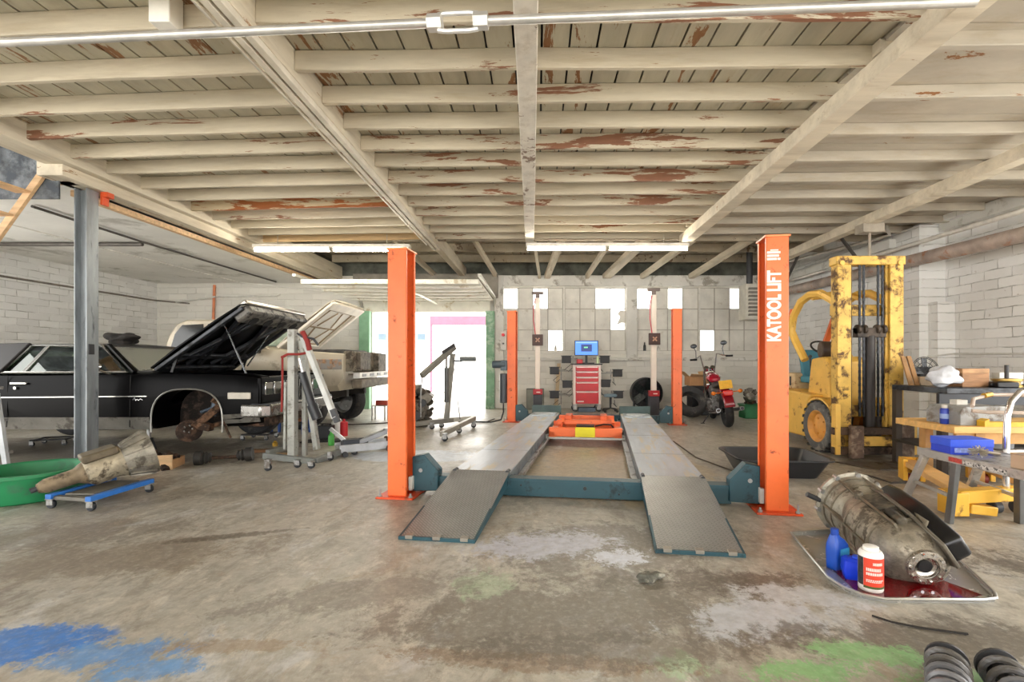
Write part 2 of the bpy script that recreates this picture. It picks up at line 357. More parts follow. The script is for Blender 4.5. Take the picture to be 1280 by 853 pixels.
# garage door, rolled up overhead
M_dpan = M('#e2dfd2', .5, 0, .1, 3, '#b8a98a', .15, 4)
d = MB()
for i in range(6):
    y0 = 9.1+i*.49
    d.box(-4.5, -1.12, y0, y0+.47, 2.72, 2.76)
    d.box(-4.5, -1.12, y0+.0, y0+.06, 2.675, 2.73)
pts = [(12.05, 2.74), (12.15, 2.7), (12.2, 2.6), (12.22, 2.47), (12.18, 2.47), (12.16, 2.58), (12.12, 2.66), (12.05, 2.7)]
d.prism(pts, 'x', -4.4, -1.2)
door = struct(d.build('door_1', M_dpan, bevel=.006))
tr = MB()
for xx in (-4.52, -1.08):
    tr.box(xx-.03, xx+.03, 8.9, 12.0, 2.78, 2.83)
    tr.tube([(xx, 12.0, 2.8), (xx, 12.12, 2.76), (xx, 12.2, 2.66), (xx, 12.22, 2.5), (xx, 12.22, .05)], .03, 6)
tr.tube([(-2.75, 9.0, 2.64), (-2.55, 10.3, 2.64), (-2.5, 11.9, 2.64)], .025, 6)
tr.build('door_track', M('#d8d5c8', .4, .3), door)
b = MB(); b.box(-1.31, -1.09, 12.08, 12.24, 0, 2.47); struct(b.build('trim_7', M('#7fa98a', .6, 0, .2, 3, '#a9c2ab', .3, 4), bevel=.01))
b = MB(); b.box(-4.5, -4.24, 12.08, 12.24, 0, 2.47); struct(b.build('trim_8', M('#86b592', .6, 0, .2, 3), bevel=.01))
b = MB(); b.box(-4.62, -1.0, 12.0, 12.28, 2.8, 3.39); struct(b.build('trim_9', M('#8b857a', .7, 0, .3, 2)))
# the yard outside the door
bl = thing('building', 'white building across the yard seen through the open garage door', 'building', (-3.0, 19, 0))
b = MB(); b.box(-9, 9, 0, 3, 0, 5.5); b.build('wall', M('#e9e8e4', .8, 0, .05), bl)
b = MB(); b.box(-1.25, 1.35, -.06, 0, 2.65, 3.0); b.box(-1.25, -1.17, -.06, 0, 0, 2.65); b.build('door_header', M('#7d4656', .6, 0, .1), bl)
b = MB(); b.box(-1.15, 1.35, -.03, .01, 0, 2.64); b.build('door', M('#f0efeb', .6, 0, .05), bl)
for q in (-3.3, -1.75):
    w = MB().box(q, q+.32, -.03, .01, 2.05, 2.3).build('window', M('#4f5d68', .3), bl)

# ------------------------------------------------------------------ beams, joists
def timber(name, label, cat, p, q, w, h, mat, group=None, bev=.006):
    p, q = V(p), V(q); L = (q-p).length; b = MB(); b.box(0, L, -w/2, w/2, 0, h)
    # a gentle unevenness of old sawn timber
    bmesh.ops.subdivide_edges(b.bm, edges=[e for e in b.bm.edges if abs((e.verts[0].co-e.verts[1].co).x) > .5], cuts=9)
    s = random.random()*50
    for v in b.bm.verts: v.co += V((0, mnoise.noise(V((v.co.x*.8, s, 0)))*.008, mnoise.noise(V((v.co.x*.9, s+9, 3)))*.008))
    o = b.build(name, mat, loc=p, bevel=bev, seg=1); o.rotation_euler = (0, 0, math.atan2(q.y-p.y, q.x-p.x)); return tag(o, label, cat, group)
JZ = 3.38
M_joist_r = M_joist
ys = [2.2, 2.66, 3.11, 3.61, 4.07, 4.51, 4.95, 5.38, 5.86, 6.30, 6.74, 7.19, 7.65, 8.10, 8.55]
for i, y in enumerate(ys):
    ml = wood_paint('bare_joist', '#cdb998', '#8a5028', .62) if i == 10 else wood_paint('raw_joist', '#e0bd8c', '#a87a4a', .2) if i == 14 else M_joist
    timber('ceiling_joist', 'painted ceiling joist, %s from the camera between the left wall beam and the railed beam' % ordn(i), 'joist', (-5.02, y+.21, JZ), (-1.96, y+.02, JZ), .045, .15, ml, 'joists of the left bay')
    timber('ceiling_joist', 'painted ceiling joist, %s from the camera crossing above the narrow centre beam' % ordn(i), 'joist', (-1.82, y, JZ), (2.62, y-.06, JZ), .045, .15, M_joist, 'joists of the centre bay')
yy = [2.75, 3.38, 4.04, 4.68, 5.3, 5.9, 6.5, 7.1, 7.7, 8.3]
for i, y in enumerate(yy):
    timber('ceiling_joist', 'slim whitewashed joist, %s from the camera in the bay along the right wall' % ordn(i), 'joist', (2.6, y, 3.40), (6.7, y-.1, 3.40), .06, .11, M_plank2, 'joists of the right bay')
tag(MB().box(-5.3, -5.0, 1.5, 12.3, 3.32, 3.62).build('ceiling_beam', M_beam, bevel=.01), 'heavy painted beam at left carried by the steel column, upper timber', 'beam')
tag(MB().box(-5.38, -5.1, 5.15, 12.28, 3.2, 3.4).build('ceiling_beam', M_beam, bevel=.008), 'long white beam resting on the grey steel column, lower edge of left ceiling', 'beam')
tag(MB().box(-5.45, -5.375, 5.6, 12.28, 3.13, 3.2).build('wood_strip', M_rawwood), 'bare pine strip running along the underside of the white left beam', 'wood strip')
rb = thing('ceiling_beam', 'painted ceiling beam with a grooved rail along its bottom, left of the centre beam', 'beam', (-1.89, 0, 3.3))
MB().box(-.07, .07, 1.2, 12.28, .03, .29).build('timber', M_beam, rb, bevel=.006)
MB().box(-.062, -.012, 1.2, 9.0, -.02, .03).box(.012, .062, 1.2, 9.0, -.02, .03).build('rail', M('#ddd5c4', .6, 0, .15, 4), rb, bevel=.004)
MB().tube([(-.1, 1.2, -.01), (-.1, 8.6, -.01)], .013, 6).build('conduit', M('#d6cfbf', .4, .2), rb)
timber('ceiling_beam', 'narrow white-painted centre beam ending at the middle tube light', 'beam', (-.05, 1.2, 3.3), (-.14, 8.5, 3.3), .15, .09, wood_paint('chipped_centre', '#e6dfd1', '#7a685a', .28, (3, 3, 3)))
timber('ceiling_beam', 'thick square white beam running back from the top right of the photo', 'beam', (2.50, 1.2, 3.24), (2.56, 8.35, 3.28), .19, .15, M_beam)
timber('ceiling_beam', 'white beam nearest the right brick wall', 'beam', (4.92, 2.5, 3.24), (4.98, 10.4, 3.27), .16, .14, M_beam)
for i, y in enumerate((3.45, 4.9, 5.9, 6.8, 7.9)):
    b = MB().box(2.56-.045, 2.56+.045, y, y+.06, 3.41, 3.525) if i % 2 else MB().box(2.46, 2.58, y, y+.1, 3.43, 3.525)
    tag(b.build('hanger_block', M_beam, bevel=.004), 'short white block hung between joists and thick right beam, %s from the camera' % ordn(i), 'block', 'blocks on the thick right beam')
for i, (y, z) in enumerate(((9.6, 3.62), (10.6, 3.62), (11.7, 3.62))):
    timber('roof_purlin', 'weathered roof purlin at the rear, %s from the joists' % ordn(i), 'purlin', (-5, y, z), (6.3, y, z), .07, .18, M_roof, 'purlins of the rear roof')
for i, (xa, ya, za, xb, yb, zb, w) in enumerate(((-2.6, 12.2, 3.38, -2.9, 9.4, 3.7, .07), (-1.05, 12.1, 3.36, -1.35, 9.2, 3.75, .07), (.55, 9.0, 3.75, .24, 12.25, 3.36, .14), (1.55, 9.2, 3.75, 1.25, 12.2, 3.36, .08), (2.3, 8.9, 3.75, 1.75, 12.25, 3.36, .2), (3.2, 9.0, 3.7, 2.65, 12.2, 3.36, .1), (4.4, 9.0, 3.75, 3.9, 12.2, 3.36, .14), (-.1, 9.0, 3.72, .05, 12.2, 3.36, .06))):
    b = MB(); b.bar((xa, ya, za), (xb, yb, zb), w, .12); o = b.build('roof_brace', M_beam, bevel=.004)
    tag(o, 'white sloping brace under the rear roof, %s from the left' % ['second', 'third', 'fifth', 'sixth', 'seventh', 'eighth', 'ninth', 'fourth'][i], 'brace', 'braces of the rear roof')

# ------------------------------------------------------------------ lamps, daylight, camera
def tube_light(label, x0, x1, y, z):
    t = thing('tube_light', label, 'light fixture', ((x0+x1)/2, y, z)); L = (x1-x0)/2
    MB().box(-L, L, -.07, .07, .06, .12).build('housing', M('#e6e2d8', .4), t, bevel=.01)
    for s in (-1, 1):
        a, c = sorted((s*.03, s*(L-.02)))
        MB().cyl((a, -.02, .022), (c, -.02, .022), .024, n=12).build('lamp_tube', glow('tube_glow', '#fff6e4', 60), t)
        for e in (a, c): MB().box(e-.012, e+.012, -.06, .06, 0, .07).build('lamp_holder', M('#cfc9bb', .5), t)
    for s in (-.7, .7): MB().cyl((s*L, 0, .12), (s*L, 0, JZ-z+.02 if JZ-z > .14 else .14), .006, n=6).build('hanger', M('#b8b2a4', .4, .5), t)
    return t
tube_light('long twin fluorescent tube light above the left orange post', -4.9, -2.2, 8.3, 3.1)
tube_light('long twin fluorescent tube light at the end of the centre beam', -.2, 2.6, 8.3, 3.12)
w = D.worlds.new('World'); bpy.context.scene.world = w; w.use_nodes = True
w.node_tree.nodes['Background'].inputs[0].default_value = (1, .985, .96, 1); w.node_tree.nodes['Background'].inputs[1].default_value = 4.2
def area(name, loc, rot, sx, sy, e, col=(1, 1, 1), spread=180):
    l = D.lights.new(name, 'AREA'); l.shape = 'RECTANGLE'; l.size = sx; l.size_y = sy; l.energy = e; l.color = col; l.spread = R(spread)
    o = D.objects.new(name, l); C.objects.link(o); o.location = loc; o.rotation_euler = rot; return o
sun = D.lights.new('sun', 'SUN'); sun.energy = 14; sun.angle = R(3); so = D.objects.new('sun', sun); C.objects.link(so); so.rotation_euler = (R(30), 0, 0)
cam = D.cameras.new('Camera'); co = D.objects.new('Camera', cam); C.objects.link(co); co.location = (0, 0, H); co.rotation_euler = (R(90), 0, 0)
cam.sensor_width = 36; cam.lens = 36*F/1280; cam.shift_x = (640-VX)/1280; cam.shift_y = (VY-426.5)/1280; cam.clip_start = .05
sc = bpy.context.scene; sc.camera = co
sc.view_settings.view_transform = 'Standard'; sc.view_settings.look = 'None'; sc.view_settings.gamma = 1; sc.view_settings.use_curve_mapping = False
sc.view_settings.exposure = 0.45
sc.render.engine = 'CYCLES'
sc.cycles.use_denoising = True; sc.cycles.diffuse_bounces = 6; sc.cycles.max_bounces = 10; sc.cycles.transparent_max_bounces = 12; sc.cycles.sample_clamp_indirect = 6
# ================================================================== FOUR POST LIFT
M_or = M('#f0703a', .38, 0, .1, 3, '#7d3a1c', .02, 14)
M_teal = M('#2a4d57', .4, 0, .15, 3, '#1f2f35', .12, 6)
M_run = M('#bcc3cc', .36, .25, .14, 2.5, '#c9bfae', .25, 3, .1, 40, stretch=(3, .5, 1))
M_steel = M('#a7a7a5', .35, .7, .2, 6, '#6b655d', .25, 7)
M_chrome = M('#dcdde0', .12, 1, .05)
M_black = M('#1c1c1e', .45, 0, .2)
M_dkgrey = M('#3a3b3e', .5, 0, .2)
M_wht = M('#e9e7e1', .5, 0, .06)
M_red = M('#c4202a', .4, 0, .12)
def checker(name, tone):
    t = NT(name); v = t.scale((1, 1, 1), R(45)); br = t.n('TexBrick'); t.l(v, br.inputs['Vector']); br.inputs['Scale'].default_value = 1; br.inputs['Brick Width'].default_value = .05; br.inputs['Row Height'].default_value = .018
    br.inputs['Mortar Size'].default_value = .005; br.inputs['Mortar Smooth'].default_value = .3
    inv = t.math('SUBTRACT', 1.0, br.outputs['Fac']); t.bump(inv, .9, .006)
    col = t.ramp(t.noise(3, 6, .65), .3, .7, tuple(x*.7 for x in S(tone)[:3])+(1,), S(tone))
    col = t.mix(t.math('MULTIPLY', inv, .3), col, S('#bfbfba'))
    return t.out(col, .38, .55)
M_check = checker('checker_plate', '#8e8e8b')
LT = thing('four_post_lift', 'orange and teal four-post vehicle lift with two grey runways', 'car lift', (.343, 4.11, 0), -7.8)
def c_post(b, x, y, s):   # channel opening inward
    w, d, t = .085, .11, .012
    o = [(-w, -d), (w, -d), (w, -d+.035), (w-t, -d+.035), (w-t, -d+t), (-w+t, -d+t), (-w+t, d-t), (w-t, d-t), (w-t, d-.035), (w, d-.035), (w, d), (-w, d)]
    b.prism([(x+s*p, y+q) for p, q in o], 'z', .015, 2.19)
for x, y, s in ((-1.58, 0, 1), (1.58, 0, -1), (-1.58, 5.3, 1), (1.6, 5.3, -1)):
    b = MB(); c_post(b, x, y, s); p = b.build('post', M_or, LT, bevel=.006)
    MB().box(x-.095, x+.095, y-.12, y+.12, 2.185, 2.2).build('top_plate', M('#f08a54', .4), p)
    MB().box(x-.17, x+.17, y-.17, y+.17, 0, .016).build('base_plate', M('#e2552a', .45, 0, .15, 6, '#5d4a3c', .15), p, bevel=.003)
    for ax in (-.14, .14):
        for ay in (-.14, .14): MB().cyl((x+ax, y+ay, .012), (x+ax, y+ay, .085 if ax*s < 0 else .05), .009, n=8).cyl((x+ax, y+ay, .016), (x+ax, y+ay, .03), .018, n=6).build('anchor_bolt', M_steel, p)
    MB().bar((x+s*.0, y-.02, .2), (x+s*.0, y-.02, 2.1), .05, .012).build('lock_ladder', M_dkgrey, p)
    # carriage gusset inside the post
    g = [(.09, .03), (.09, .34), (.20, .36), (.33, .22), (.33, .04)]
    yy0 = .02 if y < 1 else -.14
    gb = MB().prism([(x+s*q, z) for q, z in g], 'y', y+yy0, y+yy0+.12).build('carriage_bracket', M_teal, LT, bevel=.006)
    MB().cyl((x+s*.17, y+yy0-.008, .22), (x+s*.17, y+yy0+.01, .22), .018, n=12).build('bolt', M_steel, gb)
    MB().box(min(x+s*.075, x+s*.105), max(x+s*.075, x+s*.105), y-.03, y+.02, .05, .17).build('slide_block', M('#cfcdc4', .5), gb)
for y in (.05, 5.2):
    b = MB().box(-1.27, 1.27, y, y+.14, .015, .165); b.box(-1.27, 1.27, y-.004, y, .145, .168)
    cb_ = b.build('crossbeam', M_teal, LT, bevel=.005)
    if y < 1:
        for q, z, r in ((.06, .1, .016), (-.5, .11, .008), (.35, .06, .008)): MB().cyl((q, y-.006, z), (q, y+.004, z), r, n=14).build('bolt', M_black, cb_)
for x0, x1, s in ((-1.15, -.62, 1), (.54, 1.08, -1)):
    b = MB().box(x0, x1, .16, 5.2, .185, .2)
    ru = b.build('runway', M_run, LT, bevel=.003)
    MB().box(x0, x0+.02, .16, 5.2, .06, .186).box(x1-.02, x1, .16, 5.2, .06, .186).box(x0+.02, x1-.02, .17, 5.19, .07, .085).build('side_skirt', M('#7d868c', .4, .4, .2, 5, '#565c60', .2), ru)
    xi = x1 if s > 0 else x0
    MB().box(min(xi, xi+s*.065), max(xi, xi+s*.065), .2, 5.15, .068, .08).box(min(xi+s*.055, xi+s*.065), max(xi+s*.055, xi+s*.065), .2, 5.15, .08, .105).build('jack_rail', M_steel, ru)
    for yq in (1.2, 2.5, 3.8): MB().box(x0+.004, x1-.004, yq, yq+.006, .2, .2015).build('seam', M('#7f858c', .5), ru)
    # ramp
    b = MB(); q = [(x0, .15, .2), (x1, .15, .2), (x1, -1.03, .012), (x0, -1.03, .012)]; b.slab(q[::-1], .008)
    ra = b.build('ramp', M_check, LT)
    sk = MB()
    for xx in (x0, x1-.012): sk.prism([(.15, .205), (.15, .10), (-1.03, .002), (-1.03, .022)], 'x', xx-.001, xx+.013)
    sk.box(x0, x1, -1.045, -1.028, .0, .024); sk.build('ramp_frame', M_teal, ra)
    for f in (.14, .5, .86): MB().box(x0+(x1-x0)*f-.026, x0+(x1-x0)*f+.026, -1.05, -1.0, .008, .034).build('ramp_hinge', M('#9b958a', .4, .6), ra, bevel=.004)
    for xx in (x0+.02, x1-.02): MB().cyl((xx, .12, .2), (xx, .20, .2), .018, n=8).build('hinge_pin', M_dkgrey, ra)
    MB().box(x0-.02, x1+.02, 5.22, 5.25, .17, .34).box(x0-.02, x1+.02, 5.17, 5.25, .19, .21).build('wheel_stop', M('#4c605f', .5), LT, bevel=.006)
    tp = MB().box(x0+.04, x1-.04, 4.55, 5.05, .2, .225).build('turntable', M('#b9c2c8', .35, .3), ru, bevel=.004)
    MB().cyl(((x0+x1)/2, 4.8, .224), ((x0+x1)/2, 4.8, .236), .17, n=28).build('turn_disc', M('#d5dade', .35, .3), tp)
pz = MB()
MB().box(-1.78, -1.67, 5.12, 5.3, 1.42, 1.80).build('control_box', M('#b8b2aa', .5), LT, bevel=.008)
MB().cyl((-1.725, 5.115, 1.72), (-1.725, 5.09, 1.72), .03, n=14).build('stop_button', M_red, LT)
MB().cyl((-1.725, 5.115, 1.55), (-1.725, 5.10, 1.55), .018, n=12).build('control_knob', M_black, LT)
MB().box(-1.79, -1.66, 5.14, 5.26, 1.02, 1.22).cyl((-1.96, 5.2, 1.14), (-1.70, 5.2, 1.14), .075, n=18).build('pump_motor', M('#4d5a63', .4, .2), LT, bevel=.01)
MB().cyl((-1.74, 5.2, .38), (-1.74, 5.2, .96), .075, n=18).build('oil_tank', M('#3b4046', .35), LT, bevel=.01)
MB().tube([(-1.74, 5.2, .38), (-1.74, 5.2, .2), (-1.78, 5.15, .05), (-1.95, 5.0, .02), (-2.6, 5.0, .02)], .014, 6).build('hose', M_black, LT)
M_let = M('#f2e3d8', .5, 0, .04)
mt = T(1.558, -.112, 1.637) @ RX(90) @ RZ(90)
text('lettering', 'KATOOL LIFT', .138, M_let, LT, mt, .0015, .66, .006)
lg = MB()
for i, (z0, z1, x0, x1) in enumerate(((2.0, 2.018, -.055, .02), (2.026, 2.044, -.055, .035), (2.052, 2.07, -.055, .035), (2.0, 2.018, .025, .045), (2.052, 2.07, .038, .045), (2.075, 2.084, -.03, .03))):
    lg.box(1.555+x0, 1.555+x1, -.1125, -.1105, z0, z1)
lg.build('logo', M_let, LT)
# rolling bridge jack
JK = thing('rolling_bridge_jack', 'orange rolling bridge jack spanning the two runway rails', 'jack', (.343, 4.11, 0), -7.8)
j = MB(); j.box(-.56, .48, 2.75, 2.83, .12, .25); j.box(-.56, .48, 3.42, 3.5, .12, .26); j.box(-.56, -.46, 2.75, 3.5, .11, .2); j.box(.38, .48, 2.75, 3.5, .11, .2)
j.build('frame', M_or, JK, bevel=.008)
MB().box(-.6, .52, 2.73, 2.75, .09, .115).build('front_rail', M('#b9b7b2', .35, .6), JK)
j = MB(); j.box(-.46, .38, 2.95, 3.03, .27, .34); j.box(-.46, .38, 3.25, 3.33, .29, .37); j.build('lift_bar', M_or, JK, bevel=.01)
for x in (-.3, .22): MB().box(x-.05, x+.05, 2.98, 3.3, .33, .4).build('lift_arm', M('#e0602c', .45), JK, bevel=.01)
for x in (-.40, .32):
    MB().bar((x, 2.85, .16), (x, 3.4, .34), .03, .05).build('scissor_bar', M_or, JK); MB().bar((x+.035, 2.85, .34), (x+.035, 3.4, .16), .03, .05).build('scissor_bar', M_or, JK)
MB().box(-.18, .1, 2.738, 2.749, .12, .26).build('sticker', M('#e2d320', .5, 0, .06), JK)
MB().box(-.17, .09, 2.76, 2.95, .26, .285).build('pump', M_black, JK, bevel=.01)
MB().tube([(.1, 2.8, .27), (.22, 2.8, .30), (.33, 2.84, .29), (.36, 2.9, .24)], .012, 6).build('hose', M_black, JK)
for x in (-.59, .51):
    for y in (2.8, 3.45): MB().cyl((x-.02, y, .115), (x+.02, y, .115), .034, n=14).build('roller', M_steel, JK)
# ================================================================== LEFT BAY: COLUMN, STAIRS, CAR, TRUCK, HOISTS
M_col = M('#9aa0a4', .45, .35, .25, 4, '#4b4f55', .1, 5, stretch=(2, 2, .4))
sc_ = thing('steel_column', 'grey steel column standing in front of the black car', 'column', (-5.24, 5.5, 0))
MB().box(.06, .074, 0, .15, .01, 3.19).box(-.074, -.06, 0, .15, .01, 3.19).box(-.062, .062, .07, .08, .01, 3.19).build('flange_beam', M_col, sc_, bevel=.003)
MB().box(-.14, .14, -.06, .21, 0, .012).build('base_plate', M_col, sc_)
MB().box(.074, .082, .02, .09, 1.28, 1.40).build('bracket', M_dkgrey, sc_, bevel=.003)
tag(MB().box(-5.16, -5.07, 5.66, 5.75, 3.14, 3.2).box(-5.16, -5.13, 5.66, 5.75, 3.05, 3.15).build('orange_bracket', M('#d8552a', .5), bevel=.004), 'small orange bracket at the top of the steel column', 'bracket')
st = thing('attic_stairs', 'unpainted wooden attic stairs hanging down at the upper left edge', 'stairs', (-5.45, 5.0, 2.2))
sl = [(0, 1.12), (.04, 1.05), (-1.1, -.55), (-1.2, -.55)]
for y in (-.28, .28): MB().prism([(x, z) for x, z in sl], 'y', y-.02, y+.02).build('stringer', M_rawwood, st, bevel=.003)
for k in range(6):
    t = .12+k*.16; x, z = -1.15*t-.02, 1.05-1.6*t
    MB().box(x-.11, x+.05, -.26, .26, z-.012, z+.012).build('tread', M('#d9b184', .6, 0, .2, 4), st)
b = MB(); b.box(-7.5, -5.3, 5.31, 5.33, 3.0, 3.7); tag(b.build('insulation_batt', M('#7b8086', .95, 0, .5, 6, '#50555c', .4, 4, 1, 10)), 'grey insulation hanging in the dark hatch behind the attic stairs', 'insulation')
# pipes under left ceiling
M_pipe = M('#8b847a', .5, .3, .3, 6); M_dkpipe = M('#55504b', .5, .3, .3, 6)
def pipe(label, pts, r, mat, name='pipe', cat='pipe', grp=None):
    pts = [V((p[0], p[1], min(p[2], 3.19-r))) for p in pts]
    return tag(MB().tube(pts, r, 8).build(name, mat), label, cat, grp)
pipe('dark horizontal pipe hung below the left ceiling, crossing behind the steel column', [P(-60, 305, 8), P(176, 303, 8), P(178, 297, 8)], .035, M_dkpipe)
pipe('long brown pipe running back along the left ceiling beside the white beam', [P(40, 250, 6.1), P(180, 297, 7.95), P(345, 348, 11.9)], .018, M_dkpipe)
pipe('thin white cable conduit strung across the left ceiling', [P(10, 278, 6.9), P(110, 306, 8.0), P(300, 353, 11.8), P(420, 366, 12.2)], .010, M('#e8e6df', .5), 'conduit', 'conduit')
pipe('grey conduit along the upper left block wall', [(-9.72, 7.5, 2.75), (-9.72, 12.2, 2.75), (-8.9, 12.26, 2.68)], .02, M_pipe, 'conduit', 'conduit')
pipe('white pipe on the back wall above the truck cab', [P(220, 378, 12.2), P(270, 371, 12.2), P(345, 370, 12.2), P(350, 368, 12.2)], .022, M('#d8d6ce', .5))
pipe('orange cord hanging down the back wall behind the truck', [(-8.25, 12.25, 3.15), (-8.28, 12.25, 2.2), (-8.33, 12.25, 1.2)], .03, M('#e08a62', .6), 'cord', 'cord')
for i, (x, y) in enumerate(((215, 318), (56, 320), (218, 338))):
    p = P(x, y, 9.2+i); pipe('short iron pipe hanger on the left ceiling, %s' % ['near the middle of the pipe run', 'above the car roof left of the column', 'above the truck cab'][i], [p, V((p.x, p.y, 3.2))], .012, M_dkpipe, 'pipe_hanger', 'hanger')

# ------------------------------------------------------------------ black car
CX, CY = -5.2, 6.75
def cl_(p): p = V(p); return (p.x-CX, p.y-CY, p.z)
M_blk = M('#0c0b0c', .28, 0, .1, 2)
M_blk.node_tree.nodes['Principled BSDF'].inputs['Specular IOR Level'].default_value = .07
M_trim = M('#c3c2bd', .25, .9, .1); M_rock = M('#8a8780', .35, .6, .2, 4, '#4f4a43', .2)
M_rust = M('#5d4433', .75, .2, .5, 9, '#2a211b', .45, 8, .5, 40)
M_tire = M('#29292b', .75, 0, .2, 8, '#4b4844', .2, 6, .3, 90)
car = thing('car', 'black two-door car with raised hood and missing front wheel', 'car', (CX, CY, 0))
def body(stations, hw=.9, wi=.66, bay=.64):
    secs = []
    for X, zb, zt, zi, k in stations:
        m = (zb+zt)/2+.06
        h = [(-hw*.88*k, zb), (-hw*.985*k, zb+.1), (-hw*k, m), (-hw*.985*k, zt-.09), (-hw*.955*k, zt-.015), (-hw*.92*k, zt), (-wi*k, zt+.005), (-bay*k, zi), ]
        pts = h+[(-y, z) for y, z in h[::-1]]
        secs.append([(X, y, z) for y, z in pts])
    b = MB(); b.loft(secs); return b
stn = [(-8.42, .55, .93, .94, .95), (-8.34, .48, 1.0, 1.02, .98), (-7.9, .42, 1.03, 1.05, 1), (-7.0, .38, 1.035, 1.05, 1), (-6.0, .366, 1.04, 1.05, 1), (-5.0, .366, 1.055, 1.065, 1), (-4.80, .366, 1.06, 1.07, 1), (-4.79, .366, 1.06, .66, 1), (-4.2, .37, 1.06, .66, 1), (-3.66, .40, 1.045, .66, .99), (-3.65, .40, 1.045, 1.0, .99), (-3.42, .44, 1.01, 1.0, .97)]
cb_ = body([(X-CX, a, c, d, k) for X, a, c, d, k in stn]).build('body', M_blk, car)
def arch(rx, rz, a0=0, a1=360, st=9):
    e = .74; f = lambda t: math.copysign(abs(t)**e, t)
    return [(rx*f(math.cos(R(a))), .44+rz*f(math.sin(R(a)))) for a in range(a0, a1, st)]
for X in (-4.28, -7.18):
    for s in (-1, 1):
        cu = MB(); cu.prism([(X-CX+x, z) for x, z in arch(.435, .42)], 'y', s*.42, s*1.2); cut(cb_, cu.build('cut', M_blk, None, loc=(CX, CY, 0)))
cb_.data.polygons.foreach_set('use_smooth', [True]*len(cb_.data.polygons)); cb_.data.set_sharp_from_angle(angle=R(35))
for X in (-4.28, -7.18):
    for s in (-1, 1):
        MB().prism([(X-CX+x, z) for x, z in arch(.428, .412) if z > .45]+[(X-CX-.425, .38), (X-CX+.425, .38)], 'y', s*.43, s*.422).build('wheel_well', M('#4b3d34', .9, 0, .5, 5, '#1f1a17', .5, 4), car)
        MB().tube([(X-CX+x, s*.895, z) for x, z in arch(.437, .422, -9, 190)], .010, 6).build('wheel_arch_trim', M('#96958f', .35, .8, .1), car)
for s in (-1, 1):
    y = s*.872
    MB().slab([(-8.2-CX, y, .39), (-7.63-CX, y, .385), (-7.63-CX, s*.895, .52), (-8.2-CX, s*.895, .53)], s*-.012).build('rocker_trim', M_rock, car)
    MB().slab([(-6.74-CX, s*.845, .37), (-4.73-CX, s*.845, .37), (-4.73-CX, s*.903, .52), (-6.74-CX, s*.903, .52)], s*-.012).build('rocker_trim', M_rock, car)
    MB().slab([(-3.84-CX, s*.84, .44), (-3.42-CX, s*.82, .46), (-3.42-CX, s*.875, .57), (-3.84-CX, s*.9, .55)], s*-.012).build('rocker_trim', M_rock, car)
    MB().bar((-6.9-CX, s*.903, .757), (-4.76-CX, s*.903, .775), .012, .012).build('side_moulding', M_trim, car)
    MB().box(-3.78-CX, -3.5-CX, s*.893-.008, s*.893+.008, .74, .82).build('side_marker', M('#b9b2a3', .3), car, bevel=.005)
    for X in (-6.47, -4.97): MB().bar((X-CX, s*.902, .40), (X-CX, s*.888, 1.03), .008, .006).build('door_gap', M('#050505', .8), car)
    MB().box(-6.42-CX, -6.22-CX, s*.905-.012, s*.905+.012, .92, .945).build('door_handle', M_trim, car, bevel=.005)
    MB().cyl((-6.36-CX, s*.905, .875), (-6.36-CX, s*.915, .875), .018, n=12).build('door_lock', M_trim, car)
    # pillars, roof edges, glass
    A, B_ = (-5.44-CX, s*.66, 1.41), (-4.97-CX, s*.82, 1.065)
    MB().bar(A, B_, .05, .045).build('windshield_pillar', M_blk, car, bevel=.01)
    MB().tube([(-6.62-CX, s*.835, 1.065), (-6.4-CX, s*.685, 1.40), (-5.5-CX, s*.685, 1.40), (-5.06-CX, s*.835, 1.07), (-6.62-CX, s*.84, 1.065)], .014, 6).build('window_trim', M_trim, car)
    MB().bar((-6.33-CX, s*.838, 1.07), (-6.17-CX, s*.69, 1.40), .035, .02, (0, 1, 0)).build('door_pillar', M_trim, car, bevel=.004)
    MB().slab([(-6.6-CX, s*.825, 1.06), (-6.38-CX, s*.675, 1.40), (-5.48-CX, s*.675, 1.40), (-5.05-CX, s*.825, 1.06)], .005).build('side_window', glass('car_glass_side', '#b7c4ba', .12), car)
    MB().slab([(-6.6-CX, s*.84, 1.05), (-6.38-CX, s*.68, 1.42), (-7.05-CX, s*.66, 1.41), (-7.5-CX, s*.84, 1.05)], s*-.04).build('rear_pillar', M('#211e1d', .5, 0, .15), car, bevel=.01)
rf = MB(); rf.loft([[(X-CX, y*w, z+cr*(1-y*y)) for y in (-1, -.95, -.6, 0, .6, .95, 1)]+[(X-CX, y*w*.97, z-.035) for y in (.95, 0, -.95)] for X, w, z, cr in ((-7.08, .64, 1.385, .02), (-6.6, .69, 1.41, .03), (-5.9, .695, 1.415, .03), (-5.5, .68, 1.41, .025), (-5.40, .66, 1.395, .02))])
rf.build('roof', M('#23201f', .45, 0, .15, 3, '#4d4036', .2, 3), car)
MB().slab([(-5.42-CX, -.645, 1.40), (-5.42-CX, .645, 1.40), (-4.93-CX, .79, 1.07), (-4.93-CX, -.79, 1.07)], .005).build('windshield', glass('car_windshield', '#dbe2d2', .5, .25), car)
MB().slab([(-7.08-CX, -.62, 1.39), (-7.08-CX, .62, 1.39), (-7.46-CX, .78, 1.06), (-7.46-CX, -.78, 1.06)], .005).build('rear_window', glass('car_rear_glass', '#aab5ac', .15), car)
MB().box(-4.98-CX, -4.78-CX, -.8, .8, 1.06, 1.085).build('cowl', M('#3a3837', .6), car, bevel=.01)
